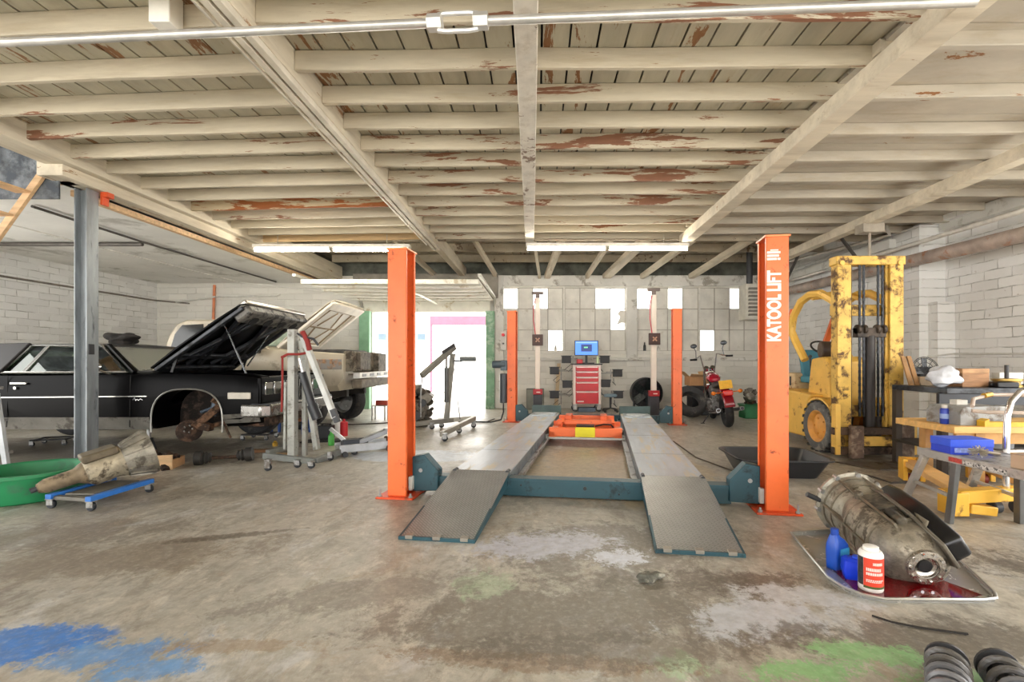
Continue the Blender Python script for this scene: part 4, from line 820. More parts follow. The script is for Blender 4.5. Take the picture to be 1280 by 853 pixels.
lathe_thing('jug', 'white plastic jug on the floor beside the green bottle', 'jug', tuple(G(421, 545)), [(r*1.9, z*1.7) for r, z in bot], M('#d8d6d0', .5))
lathe_thing('can', 'red can on the floor right of the white jug', 'can', tuple(G(430, 545)), [(0, 0), (.06, 0), (.06, .22), (.02, .24), (.02, .27), (0, .27)], M_red)
tag(MB().box(-.1, .1, -.08, .08, 0, .2).box(-.08, -.05, -.02, .02, .2, .215).box(.05, .08, -.02, .02, .2, .215).build('battery', M_black, None, tuple(G(408, 548)), bevel=.006), 'black car battery on the floor behind the green bottle', 'battery')
tag(MB().box(-.28, .28, -.12, .12, 0, .02).build('drain_pan', M_black, None, tuple(G(402, 552)), 15, bevel=.006), 'flat black drain pan on the floor in front of the battery', 'pan')
# shelf rack behind the nose of the car
rk = thing('shelf_rack', 'blue shelf rack of boxes seen between the car nose and the folded hoist', 'rack', (-4.12, 8.02, 0))
for x in (-.26, .26):
    for y in (-.12, .12): MB().box(x-.018, x+.018, y-.018, y+.018, 0, 1.02).build('post', M('#2c57a8', .5), rk)
for z in (.3, .58, .86): MB().box(-.27, .27, -.14, .14, z, z+.02).build('shelf', M('#c9ced6', .5), rk)
for i, (x, z, c, l) in enumerate(((-.12, .321, '#e3e4e6', 'white box on the lowest shelf of the blue rack'), (.08, .601, '#dd8a3a', 'orange box on the middle shelf of the blue rack'), (-.14, .601, '#e6ebf0', 'pale box on the middle shelf of the blue rack'), (.1, .321, '#c4cede', 'bluish box on the lowest shelf of the blue rack'), (.0, .881, '#ebe9e4', 'white box on the top shelf of the blue rack'))):
    tag(MB().box(-.08, .08, -.09, .09, 0, .13).build('storage_box', M(c, .6), None, (-4.12+x, 8.02, z), bevel=.004), l, 'box', 'boxes on the blue rack')
ws = thing('step_stool', 'small white stool frame on the floor in front of the doorway', 'stool', (-3.25, 9.9, 0))
MB().box(-.15, .15, -.12, .12, .28, .3).build('top', M_wht, ws)
for x in (-.13, .13):
    for y in (-.1, .1): MB().box(x-.014, x+.014, y-.014, y+.014, 0, .28).build('leg', M_wht, ws)
tag(MB().box(-.12, .12, -.08, .08, 0, .1).build('tool_box', M('#b84a3a', .5), None, (-3.2, 9.9, .3), bevel=.01), 'small red toolbox on the white stool frame by the doorway', 'toolbox')
sl_ = thing('stepladder', 'grey ladder leg just showing at the left edge beside the green tub', 'ladder', (-5.75, 4.9, 0))
MB().bar((.35, 0, 0), (-.05, .1, 1.9), .03, .07).build('leg', M('#a9adb0', .4, .5), sl_); MB().bar((-.35, 0, 0), (-.25, .1, 1.9), .03, .07).build('leg', M('#a9adb0', .4, .5), sl_)
for k in range(5): MB().box(-.33, .33-.07*k, .01+.02*k, .06+.02*k, .25+k*.33, .28+k*.33).build('rung', M_steel, sl_)
# ================================================================== BACK WALL GROUP
tc = thing('tool_cabinet', 'red rolling tool cabinet with five drawers against the back wall', 'tool cabinet', (1.17, 11.55, 0))
cbm = MB().box(-.33, .33, -.2, .25, .18, 1.12).build('body', M('#e3d3cb', .4, 0, .06), tc, bevel=.01)
zz = [.2, .5, .72, .84, .97, 1.09]
for i in range(5):
    dr = MB().box(-.27, .27, -.225, -.2, zz[i], zz[i+1]-.012).build('drawer', M('#c51f27', .35, 0, .1), tc, bevel=.006)
    MB().box(-.25, .25, -.24, -.222, zz[i+1]-.038, zz[i+1]-.018).build('drawer_handle', M('#efe4df', .3, .2), dr, bevel=.003)
MB().box(-.235, -.08, -.2265, -.2245, .24, .268).build('maker_mark', M_let, tc)
MB().box(-.36, .36, -.24, .28, 1.12, 1.15).build('top_tray', M_dkgrey, tc, bevel=.008)
for x in (-.28, .28):
    for y in (-.15, .2): caster(tc, x, y, .18, .07)
tag(MB().box(-.2, .2, -.14, .1, 0, .1).build('cable_box', M('#5b6a7c', .6), None, (1.17, 11.5, .0)), 'dark bluish box under the red tool cabinet', 'box')
mn = thing('monitor', 'computer monitor with blue screen on the red tool cabinet', 'monitor', (1.17, 11.5, 1.15))
MB().box(-.12, .12, -.06, .1, 0, .015).bar((0, .03, .01), (0, .03, .3), .06, .03, (0, 1, 0)).build('stand', M_black, mn, bevel=.004)
MB().box(-.285, .285, -.01, .03, .19, .55).build('housing', M('#20242c', .4), mn, bevel=.008)
scn = MB().box(-.268, .268, -.013, -.010, .207, .533).build('screen', glow('screen_glow', '#4f86ee', .75), mn)
MB().box(-.13, .13, -.0145, -.0132, .285, .46).build('screen_window', glow('screen_window', '#263a78', .5), scn)
MB().box(-.06, .03, -.016, -.0147, .37, .40).build('screen_mark', glow('screen_mark', '#6fd08a', .7), scn)
MB().box(-.25, .25, -.0145, -.0132, .49, .52).build('screen_bar', glow('screen_bar', '#7ea6f4', .8), scn)
tag(MB().box(-.07, .07, -.05, .05, 0, .1).build('desk_phone', M_red, None, (1.0, 11.43, 1.15), bevel=.012), 'small red case on the cabinet top below the monitor', 'case')
tag(MB().lathe([(0, 0), (.035, 0), (.035, .11), (.015, .15), (.015, .17), (0, .17)], 14).build('spray_bottle', M('#cfe0b0', .5), None, (1.43, 11.42, 1.15)), 'pale green spray bottle on the right of the cabinet top', 'bottle')
tag(MB().box(-.14, .14, -.06, .05, 0, .02).build('keyboard', M_black, None, (1.2, 11.38, 1.15), bevel=.004), 'black keyboard on the cabinet top below the monitor', 'keyboard')
def clamp(label, px, py, s, proto=[None]):
    c = P(px, py, 11.42)
    t = thing('wheel_clamp', label, 'wheel clamp', c, 0, 'wheel clamps beside the red cabinet')
    MB().box(-.11, .11, -.03, .03, -.08, .09).build('target_head', M('#232428', .5), t, bevel=.012)
    MB().box(-.13, .13, -.04, .04, .085, .1).build('head_bracket', M_black, t)
    d = s*.16
    MB().cyl((d, .03, -.22), (d, .03, .10), .012, n=8).cyl((d-.11, .03, .03), (d+.11, .03, .03), .012, n=8).build('clamp_bar', M_steel, t)
    MB().tube([(d*.8, .0, -.2), (d*.3, -.04, -.28), (d*.2-.06, -.02, -.22), (d*.6, 0, -.12)], .008, 6).build('cable', M_dkgrey, t)
    MB().bar((0, .03, 0), (s*max(.1, (1.17-c.x)*s-.33), .05, .0), .02, .02).build('hang_arm', M('#8b8b88', .5, .3), t)
for px, py, w in ((708, 450, 'upper near left'), (693, 464, 'upper far left'), (709, 481, 'lower near left'), (693, 494, 'lowest far left')): clamp('black wheel clamp hung left of the red tool cabinet, '+w, px, py, 1)
for px, py, w in ((756, 450, 'upper near right'), (772, 467, 'upper far right'), (757, 480, 'lower near right'), (773, 494, 'lowest far right')): clamp('black wheel clamp hung right of the red tool cabinet, '+w, px, py, -1)
so_ = thing('shop_stool', 'low stool with blue-grey seat beside the red tool cabinet', 'stool', (1.72, 11.35, 0))
MB().lathe([(0, .36), (.14, .36), (.16, .38), (.16, .41), (.13, .43), (0, .43)], 24).build('seat', M('#7d95a6', .5), so_)
MB().cyl((0, 0, .1), (0, 0, .36), .025, n=10).build('post', M_dkgrey, so_)
for a in range(4): MB().at(RZ(45+a*90)).bar((0, 0, .1), (.2, 0, .07), .03, .025).cyl((.2, -.012, .03), (.2, .012, .03), .03, n=12).build('foot', M_dkgrey, so_)
def tower(label, px, Y):
    X = (px-VX)*Y/F; t = thing('camera_tower', label, 'alignment camera', (X, Y, 0), 0, 'alignment camera towers')
    MB().box(-.1, .1, -.09, .09, 0, .46).build('base', M('#3b3c42', .5), t, bevel=.012); MB().box(-.16, .16, -.16, .16, 0, .02).build('foot_plate', M_dkgrey, t)
    MB().box(-.1, .11, -.095, .095, .46, .58).build('collar', M('#b3202c', .4), t, bevel=.008); MB().box(-.03, .06, -.0965, -.0945, .505, .525).build('collar_mark', M_let, t)
    MB().box(-.055, .055, -.05, .05, .58, 2.62).build('mast', M('#e8dccf', .45, 0, .05), t, bevel=.01)
    MB().box(-.12, .12, -.11, -.04, 1.55, 1.8).build('camera_box', M('#4b3531', .5), t, bevel=.01)
    for a in range(4): MB().at(T(0, -.115, 1.675) @ RY(a*90+45)).box(.01, .06, -.004, .004, -.012, .012).build('camera_mark', M('#c79a80', .5), t)
    MB().box(-.13, .13, -.04, .04, 2.7, 2.76).bar((0, 0, 2.6), (0, 0, 2.72), .09, .05, (0, 1, 0)).build('top_bar', M('#6d5f5a', .5), t, bevel=.006)
    MB().tube([(-.05, -.05, 2.6), (-.09, -.06, 2.4), (-.09, -.06, 2.1), (-.05, -.06, 1.8)], .012, 6).build('cable', M('#d4575f', .5), t)
tower('white alignment camera tower with red collar, left of the red tool cabinet', 672, 10.75)
tower('white alignment camera tower with red collar, in front of the round fan', 817, 10.25)
fn = thing('drum_fan', 'large black drum fan standing on the floor by the back wall', 'fan', (2.68, 11.85, 0))
fmz = T(0, 0, .42) @ RX(90)
MB().lathe([(.37, -.12), (.385, -.12), (.385, .12), (.37, .12)], 36, fmz, closed=True).build('drum', M_black, fn)
g = MB().at(fmz)
for r in (.08, .16, .24, .31, .37): g.torus(r, .004, 28, 5, T(0, 0, .12))
for a in range(12): g.cyl((0, 0, .12), (.37*math.cos(a*.5236), .37*math.sin(a*.5236), .12), .004, n=5)
g.build('grille', M_dkgrey, fn); MB().at(fmz).lathe([(0, -.115), (.372, -.115), (.372, -.105), (0, -.105)], 32).build('back_screen', M_black, fn)
g = MB().at(fmz); g.cyl((0, 0, -.05), (0, 0, .08), .07, n=16)
for a in range(5):
    g.m = fmz @ RZ(a*72) @ T(.2, 0, 0) @ RX(28); g.box(-.14, .15, -.09, .09, -.006, .006)
g.build('blades', M('#202a2b', .4), fn)
MB().bar((-.3, 0, .02), (-.3, 0, .25), .03, .12, (0, 1, 0)).bar((.3, 0, .02), (.3, 0, .25), .03, .12, (0, 1, 0)).box(-.32, .32, -.12, .12, 0, .025).build('stand', M_black, fn)
gc = thing('floor_cabinet', 'low grey cabinet behind the left camera tower', 'cabinet', (-.06, 12.0, 0))
MB().box(-.22, .22, -.12, .14, 0, .52).build('body', M('#6d7068', .6, 0, .15), gc, bevel=.008)
for x in (-.11, .11): MB().box(x-.1, x+.1, -.132, -.12, .03, .5).build('door', M('#777a72', .6, 0, .15), gc, bevel=.004)
for i, (x, z, h, r, c, l) in enumerate(((1.62, 0, .0, 0, 0, 0), (.46, 1.47, .16, .035, '#b8b6ae', 'pale bottle on the sill of the left painted window'), (2.75, 1.47, .22, .035, '#3a3b39', 'dark bottle on the sill behind the right camera tower'), (3.1, 1.47, .13, .05, '#cfccc4', 'pale jar on the sill right of the right camera tower'))):
    if i: lathe_thing('bottle', l, 'bottle', (x, 12.33, z), [(0, 0), (r, 0), (r, h*.6), (r*.5, h*.75), (r*.45, h), (0, h)], M(c, .4), 14)
tag(MB().bar((-.02, 0, 0), (.06, .07, 1.15), .09, .03, (0, 1, 0)).build('wood_plank', M('#d6bd9a', .7, 0, .2, 4, stretch=(5, 5, .6)), None, (.48, 12.08, 0)), 'pale plank leaning on the back wall left of the wheel clamps', 'plank')
uh = thing('unit_heater', 'white louvred unit heater hung from the roof behind the lettered orange post', 'heater', (5.0, 11.1, 2.15))
MB().box(-.27, .27, -.2, .2, 0, .82).build('casing', M('#c8c4b8', .5, .1, .12), uh, bevel=.015)
for k in range(8): MB().at(T(0, -.205, .1+k*.085) @ RX(35)).box(-.22, .22, -.004, .004, -.04, .04).build('louvre', M('#8e8a82', .5, .2), uh)
MB().cyl((-.1, 0, .8), (-.1, 0, 1.6), .07, n=14).build('flue', M_dkgrey, uh)
MB().box(.14, .24, -.1, .1, .82, 1.2).build('duct', M('#c8c4b8', .5), uh)

# ------------------------------------------------------------------ motorcycle and neighbours
mb_ = thing('motorcycle', 'red motorcycle on its side stand seen from behind', 'motorcycle', (3.47, 8.72, 0), -9)
LM = RY(-7)
def mk(): return MB().at(LM)
def mwheel(y, r, w):
    b = mk(); b.torus(r-w/2, w/2, 36, 10, T(0, y, r) @ RY(90), (1, 1)); o = b.build('tire', M_tire, mb_)
    b = mk(); b.lathe([(r*.72, -.04), (r*.76, -.05), (r*.76, .05), (r*.72, .04)], 30, T(0, y, r) @ RY(90), closed=True); b.cyl((-.08, y, r), (.08, y, r), .05, n=14)
    for a in range(16): b.cyl((.03*(-1)**a, y, r), (0, y+r*.73*math.cos(a*.3927), r+r*.73*math.sin(a*.3927)), .004, n=5)
    b.build('rim', M_chrome, o)
mwheel(0, .315, .14); mwheel(1.36, .33, .1)
b = mk(); b.tube([(0, 1.18, .95), (0, .9, .82), (0, .45, .62), (0, .1, .60)], .03, 8); b.tube([(0, 1.2, .9), (0, 1.1, .4), (0, .8, .25), (0, .35, .28), (0, .3, .6)], .025, 8)
for x in (-.1, .1): b.tube([(x, 0, .315), (x, .4, .35)], .02, 8)
b.build('frame', M_black, mb_)
b = mk(); b.box(-.13, .13, .5, .98, .25, .48); 
for a, y in ((-18, .62), (22, .82)):
    b.m = LM @ T(0, y, .46) @ RX(-a)
    for k in range(7): b.cyl((0, 0, k*.035), (0, 0, k*.035+.02), .11, n=16)
    b.cyl((0, 0, 0), (0, 0, .27), .085, n=16)
b.m = LM; b.cyl((-.19, .7, .34), (.19, .7, .34), .11, n=20); b.build('engine', M('#9b9a98', .35, .7, .3, 9, '#4a4743', .25), mb_, bevel=.008)
b = mk(); b.loft([[(x*w, y, z0+zh*math.sin(a)) for a, x in ((R(q), math.cos(R(q))) for q in range(0, 360, 30))] for y, w, z0, zh in ((.62, .04, .84, .03), (.70, .13, .86, .09), (.9, .15, .89, .11), (1.08, .1, .92, .08), (1.14, .03, .93, .03))]); b.build('fuel_tank', M('#b01c34', .2, 0, .08, coat=.6), mb_, sub=1)
b = mk(); b.loft([[(x*w, y, z0+zh*math.sin(R(q))) for q, x in ((q, math.cos(R(q))) for q in range(0, 360, 30))] for y, w, z0, zh in ((-.12, .06, .80, .02), (-.05, .12, .79, .05), (.2, .15, .74, .06), (.45, .14, .74, .06), (.64, .07, .80, .04))]); b.build('seat', M('#1d1b1c', .55), mb_, sub=1)
b = mk()
for k in range(9):
    pass
fen = [(0+.36*math.cos(R(a)), .32+.36*math.sin(R(a))) for a in range(55, 166, 11)]
b.loft([[(-.09, y, z), (-.075, y*1.03, z+.035), (.075, y*1.03, z+.035), (.09, y, z), (.08, y, z-.012), (-.08, y, z-.012)] for y, z in fen]); b.build('rear_fender', M('#8e1526', .25, coat=.5), mb_)
b = mk(); fen = [(1.45+.37*math.cos(R(a)), .34+.37*math.sin(R(a))) for a in range(20, 150, 15)]
b.loft([[(-.06, y, z), (-.05, y, z+.02), (.05, y, z+.02), (.06, y, z)] for y, z in fen]); b.build('front_fender', M('#8e1526', .25, coat=.5), mb_)
b = mk(); b.box(-.085, .085, -.33, -.27, .60, .70); b.build('tail_light', M('#e0281c', .2, coat=.5), mb_, bevel=.02)
b = mk(); b.m = LM @ T(-.02, -.30, .80) @ RX(-15); b.box(-.11, .11, -.006, .006, -.075, .075); b.build('number_plate', M('#e9b33b', .4, 0, .1, 30), mb_)
for x in (-.2, .2):
    b = mk(); b.cyl((x*.4, -.22, .66), (x, -.22, .66), .01, n=6); b.sph((x*1.15, -.22, .66), .04, (1, .8, .9), 12, 8); b.build('turn_signal', M('#e07a2a', .25), mb_)
for x in (-.19, .19):
    b = mk(); b.tube([(x*.5, .72, .5), (x*.9, .78, .3), (x, .6, .25), (x*1.02, .1, .30), (x*1.05, -.32, .36)], [.02, .022, .03, .036, .036], 12); b.build('exhaust_pipe', M('#9fa1a4', .25, .9), mb_)
    b = mk(); b.cyl((x*1.05, -.322, .36), (x*1.05, -.328, .36), .03, n=14); b.build('exhaust_tip', M_black, mb_)
b = mk(); b.m = LM
for x in (-.1, .1): b.cyl((x, 1.45, .33), (x, 1.14, 1.02), .024, n=10)
b.build('front_fork', M_chrome, mb_)
b = mk(); b.tube([(-.36, .78, 1.28), (-.24, .88, 1.31), (-.16, 1.0, 1.35), (-.1, 1.1, 1.02), (.1, 1.1, 1.02), (.16, 1.0, 1.35), (.24, .88, 1.31), (.36, .78, 1.28)], .014, 8); b.build('handlebar', M_chrome, mb_)
for x in (-.34, .34):
    b = mk(); b.cyl((x-.06, .78+.0, 1.285), (x+.06, .72, 1.275), .02, n=10); b.build('hand_grip', M_black, mb_)
    b = mk(); b.tube([(x*.8, .86, 1.3), (x*.75, .88, 1.44), (x*.85, .87, 1.52)], .008, 6); b.sph((x*.85, .86, 1.55), .065, (1, .3, .7), 14, 8); b.build('mirror', M('#60646a', .25, .6), mb_)
b = mk(); b.cyl((0, 1.14, 1.0), (0, 1.28, .98), .085, .09, n=20); b.cyl((-.06, 1.06, 1.09), (-.06, 1.1, 1.05), .045, n=16); b.cyl((.06, 1.06, 1.09), (.06, 1.1, 1.05), .045, n=16); b.build('headlamp', M_chrome, mb_)
b = MB(); b.cyl((-.16, .55, .28), (-.36, .5, .01), .012, n=8).box(-.40, -.33, .47, .53, 0, .012); b.build('side_stand', M_dkgrey, mb_)
t = tag(MB().lathe([(.20, -.09), (.23, -.11), (.31, -.115), (.345, -.08), (.35, -.04), (.35, .04), (.345, .08), (.31, .115), (.23, .11), (.20, .09)], 40, RX(52) @ RZ(0), closed=True).build('tire', M('#4a4a4b', .8, 0, .2, 10, '#6b6863', .2, 6, .3, 90), None, (3.24, 10.2, .35)), 'car tire leaning on the black crate behind the motorcycle', 'tire')
tag(MB().box(-.32, .3, -.2, .2, 0, .66).box(-.34, .32, -.22, .22, .6, .64).build('crate', M('#2b2c30', .5, 0, .15), None, (3.75, 10.85, 0), bevel=.015), 'black plastic crate behind the leaning car tire', 'crate')
cb2 = thing('cardboard_box', 'open cardboard box on top of the black crate', 'box', (3.72, 10.85, .66))
MB().box(-.34, .34, -.19, .19, .0, .2).build('carton', M('#b98c62', .8, 0, .1), cb2)
MB().slab([(-.34, -.19, .2), (.0, -.19, .2), (-.04, -.36, .25), (-.36, -.36, .27)], .006).build('flap', M('#cfa87c', .8, 0, .1), cb2)
MB().slab([(.0, .19, .2), (.34, .19, .2), (.36, .3, .33), (.0, .3, .3)], .006).build('flap', M('#cfa87c', .8, 0, .1), cb2)
MB().slab([(-.34, -.19, .2), (-.34, .19, .2), (-.46, .17, .31), (-.46, -.17, .31)], .006).build('flap', M('#cfa87c', .8, 0, .1), cb2)
tag(MB().slab([(-.2, -.15, 0), (.22, -.12, .0), (.24, .14, .03), (-.18, .12, .02)], .004).build('paper', M('#f1efe9', .7), None, (3.9, 10.82, .872)), 'white sheet of paper lying on the cardboard box', 'paper')
tag(MB().box(-.24, .24, -.17, .17, 0, .28).box(-.26, .26, -.19, .19, .26, .3).build('storage_bin', M('#2d7d4c', .5), None, (4.58, 10.2, 0), bevel=.012), 'green plastic bin on the floor right of the motorcycle', 'bin')
engine('small_engine', 'small rusty engine sitting on the green bin', (4.52, 10.2, .3), 65, .5, M('#8a6a50', .7, .2, .5, 9, '#3a2c22', .4, 9, .4, 50))
tag(MB().tube([G(842, 552, .008), G(870, 572, .008), G(905, 585, .008), G(925, 592, .008)], .008, 6).build('cord', M('#6b6257', .7)), 'thin cord lying on the floor right of the lift runway', 'cord')
tag(MB().tube([G(618, 524, .008), G(607, 528, .008), G(570, 526, .008), G(500, 528, .008), G(440, 531, .008), G(400, 530, .008)], .012, 6).build('air_hose', M('#4f4a46', .7)), 'dark air hose running over the floor in front of the garage door', 'hose')

# ================================================================== FORKLIFT
FB = V((4.15, 6.8, 0)); fk = thing('forklift', 'old yellow forklift with tall mast facing the camera', 'forklift', FB)
M_fy = M('#e6b654', .45, .1, .12, 3, '#8a5a2c', .12, 7); M_fy2 = M('#dbb052', .5, .1, .2, 4, '#5a4128', .30, 6); M_frb = M('#5d4a3c', .7, .2, .4, 6, '#2e2620', .35, 7)
def fl(x, y, z): return (x-FB.x, y-FB.y, z)
def fbox(b, x0, x1, y0, y1, z0, z1): return b.box(x0-FB.x, x1-FB.x, y0-FB.y, y1-FB.y, z0, z1)
for x0, s in ((3.72, 1), (4.54, -1)):
    b = MB(); q = [(0, 0), (.17, 0), (.17, .03), (.03, .03), (.03, .11), (.17, .11), (.17, .14), (0, .14)]
    b.prism([(x0+s*x-FB.x, 5.95+y-FB.y) for x, y in q], 'z', .1, 2.48); m = b.build('mast_channel', M_fy2, fk, bevel=.006)
    b = MB(); q = [(.06, .035), (.2, .035), (.2, .055), (.08, .055), (.08, .085), (.2, .085), (.2, .105), (.06, .105)]
    b.prism([(x0+s*x-FB.x, 5.95+y-FB.y) for x, y in q], 'z', .15, 2.40); b.build('inner_rail', M_frb if s > 0 else M_fy2, m, bevel=.003)
    MB().cyl(fl(x0+s*.05, 5.93, 2.42), fl(x0+s*.05, 5.95, 2.42), .03, n=12).build('mast_bolt', M_fy, m)
b = MB(); fbox(b, 3.70, 4.56, 5.94, 6.1, 2.40, 2.51); b.build('mast_top_bar', M_fy2, fk, bevel=.01)
b = MB(); fbox(b, 3.74, 4.52, 6.09, 6.15, 1.78, 1.92); b.build('mast_cross_bar', M_fy2, fk, bevel=.008)
b = MB(); fbox(b, 3.74, 4.52, 6.09, 6.15, .5, .64); b.build('mast_cross_bar', M_fy2, fk, bevel=.008)
for x in (4.02, 4.07, 4.25, 4.305):
    b = MB()
    for k in range(46):
        z = .52+k*.041
        (fbox(b, x-.014, x+.014, 5.985, 6.0, z, z+.036) if k % 2 else fbox(b, x-.008, x+.008, 5.98, 6.005, z-.006, z+.042))
    b.build('lift_chain', M('#27292e', .4, .5, .3, 20), fk)
b = MB(); b.cyl(fl(4.16, 6.02, .2), fl(4.16, 6.02, 1.52), .065, n=20); b.build('lift_cylinder', M('#2c2623', .5, .2, .4, 6), fk)
b = MB(); fbox(b, 3.98, 4.34, 5.97, 6.07, 1.5, 1.62); 
for x in (4.0, 4.08, 4.24, 4.32): b.cyl(fl(x-.02, 6.0, 1.6), fl(x+.02, 6.0, 1.6), .06, n=18)
b.build('chain_crosshead', M('#4d4136', .6, .3, .5, 9), fk, bevel=.006)
b = MB(); fbox(b, 3.62, 4.62, 5.86, 5.93, .30, .39); b.build('carriage_bar', M_frb, fk, bevel=.008)
b = MB(); fbox(b, 3.62, 4.62, 5.86, 5.93, .06, .15); b.build('carriage_bar', M_frb, fk, bevel=.008)
b = MB(); fbox(b, 3.95, 4.38, 5.87, 5.92, .16, .28); b.build('carriage_plate', M_fy2, fk, bevel=.006)
for x in (3.63, 4.56): b = MB(); fbox(b, x, x+.06, 5.84, 5.93, .06, .68 if x < 4 else .45); b.build('load_guard', M_fy, fk, bevel=.006)
for x in (3.79, 4.4):
    b = MB(); fbox(b, x, x+.16, 5.80, 5.86, .02, .42); b.build('fork_shank', M('#6b5546', .6, .3, .4, 6, '#8e7b68', .3), fk, bevel=.008)
wheel('tire', fk, 3.82-FB.x, 6.42-FB.y, .335, .335, .2, M('#d99a4a', .5, .1, .2, 5), 90, .62); wheel('tire', fk, 4.45-FB.x, 6.42-FB.y, .335, .335, .2, M('#d99a4a', .5), 90, .62)
for w in [o for o in fk.children if o.name.startswith('tire')]: w.data.materials[0] = M('#5b5a58', .85, 0, .2, 10, '#83807a', .25, 6, .4, 60)
for x, w in zip((3.82, 4.45), [o for o in fk.children if o.name.startswith('tire')]):
    b = MB()
    for k in range(20): b.m = T(x-FB.x, 6.42-FB.y, .335) @ RX(k*18); b.box(-.1, .1, -.018, .018, .325, .345)
    b.build('tire_lugs', M('#504f4d', .85, 0, .2, 10), w)
b = MB(); pr = [(6.75, .14), (6.78, .5), (6.7, .62), (6.6, .74), (7.2, .78), (7.7, .80), (7.95, .72), (8.02, .5), (7.98, .2), (7.85, .12)]
b.prism([(y-FB.y, z) for y, z in pr], 'x', 3.76-FB.x, 4.6-FB.x); b.build('chassis', M_fy, fk, bevel=.03, seg=3)
b = MB(); 
for x0, x1 in ((3.74, 3.95), (4.38, 4.6)): b.loft([[(x-FB.x, 6.42+r*math.cos(R(a))-FB.y, .335+r*math.sin(R(a))) for x, r in ((x0, .385), (x1, .385), (x1, .36), (x0, .36))] for a in range(35, 171, 15)])
b.build('fender', M_fy, fk)
b = MB(); b.loft([[fl(3.92-w, y, z) if 0 else fl(x, y, z) for x in (3.93, 4.42)] for y, z in ((6.5, .6), (6.5, 1.22), (6.62, 1.3), (6.95, 1.26), (7.0, .7))], closed=False)
b = MB(); b.prism([(y-FB.y, z) for y, z in ((6.45, .45), (6.5, 1.2), (6.58, 1.27), (6.9, 1.24), (7.0, .7), (7.0, .45))], 'x', 3.93-FB.x, 4.45-FB.x); b.build('front_cowl', M_fy, fk, bevel=.03, seg=3)
MB().cyl(fl(3.97, 6.75, 1.36), fl(4.2, 6.7, 1.36), .12, n=24).build('air_cleaner', M('#4b3d33', .5, .2, .3, 5), fk, bevel=.015)
MB().torus(.17, .014, 24, 8, T(*fl(4.2, 7.05, 1.40)) @ RX(35)).build('steering_wheel', M_black, fk)
MB().cyl(fl(4.2, 6.9, 1.2), fl(4.2, 7.05, 1.40), .025, n=8).build('steering_column', M_dkgrey, fk)
b = MB(); b.loft([[fl(x, y, z) for x, y, z in ((4.02, y0, z0), (4.44, y0, z0), (4.42, y0+.09, z0), (4.04, y0+.09, z0))] for y0, z0 in ((7.28, .95), (7.30, 1.1), (7.36, 1.3), (7.42, 1.38))]); fbox(b, 4.0, 4.44, 7.02, 7.42, .88, .98); b.build('seat', M('#3f7f93', .6, 0, .12), fk, bevel=.03, seg=3)
b = MB(); fbox(b, 3.9, 4.5, 7.3, 7.85, .78, 1.02); eh = b.build('engine_hood', M('#cbb38a', .5, .1, .15, 5, '#7a5b3b', .2), fk, bevel=.02)
for k in range(5): b = MB(); fbox(b, 3.894, 3.902, 7.38+k*.08, 7.42+k*.08, .83, .97); b.build('louvre', M_dkgrey, eh)
for x in (3.84, 4.5):
    pts = [fl(x, 6.1, 1.89), fl(x, 6.25, 2.0), fl(x, 6.5, 2.12), fl(x, 6.75, 2.14), fl(x, 7.0, 2.07), fl(x, 7.2, 1.88), fl(x, 7.26, 1.66), fl(x+.03, 7.2, 1.5), fl(x+.06, 7.0, 1.22)]
    b = MB(); b.tube(pts, .055, 8); b.build('guard_tube', M('#efbf58', .4, .1, .1, 4, '#a8763a', .1), fk)
    MB().bar(fl(x, 7.2, 1.98), fl(x-.02, 7.92, .74), .05, .09, (1, 0, 0)).build('guard_post', M('#e2713c', .45, 0, .12), fk, bevel=.008)
MB().tube([fl(3.84, 6.72, 2.10), fl(4.17, 6.72, 2.14), fl(4.5, 6.72, 2.10)], .045, 8).build('guard_cross_tube', M('#e6b24a', .4, .1, .1), fk)
MB().cyl(fl(3.97, 6.95, .9), fl(3.92, 6.9, 1.25), .012, n=8).sph(fl(3.92, 6.9, 1.27), .025).build('control_lever', M_dkgrey, fk)

# ================================================================== RIGHT BENCH
bn = thing('work_bench', 'long dark workbench in front of the right brick wall', 'workbench', (5.2, 5.4, 0))
MB().box(-.92, 1.38, -.38, .4, .86, .92).build('bench_top', M('#3a4048', .35, .1, .25, 4, '#20242a', .3), bn, bevel=.006)
MB().box(-.98, 1.36, -.36, -.33, .74, .86).build('apron', M('#2b3038', .5, .1, .3, 3), bn)
for x in (-.9, .2, 1.3):
    for y in (-.3, .34): MB().box(x-.035, x+.035, y-.035, y+.035, 0, .86).build('leg', M('#4a4038', .7), bn)
MB().box(-.95, 1.35, -.3, .36, .25, .28).build('shelf', M('#3e3831', .7), bn)
def onb(px, py): Y = 5.35; return ((px-VX)*Y/F, Y, .92)
bxw = thing('wooden_box', 'brown wooden box on the dark workbench', 'box', (4.76, 5.36, .92), 8)
MB().box(-.17, .17, -.13, .13, 0, .2).build('box_body', M('#9c7350', .7, 0, .3, 4, stretch=(1, 6, 6)), bxw, bevel=.006)
MB().box(-.172, .172, -.132, .132, .15, .2).build('box_lid', M('#b48a62', .7, 0, .3, 4, stretch=(1, 6, 6)), bxw, bevel=.005)
tag(MB().box(-.1, .1, -.12, .12, 0, .17).build('carton', M('#ddd2c0', .8), None, (5.03, 5.58, .92), 8, bevel=.004), 'pale carton on the workbench right of the brown wooden box', 'box')
tag(MB().box(-.14, .14, -.1, .1, 0, .1).build('carton', M('#d2c0a4', .8), None, (4.62, 5.62, .92), -5, bevel=.004), 'low tan carton on the workbench left of the brown wooden box', 'box')
b = MB(); b.sph((0, 0, .09), .16, (1.1, .7, .7), 18, 10, .7, 4); tag(b.build('plastic_bag', M('#c9ccd2', .25, 0, .2, 6, bump=.4, bsc=14), None, (4.39, 5.2, .945), sub=1), 'crumpled clear plastic bag on the left end of the dark workbench', 'bag')
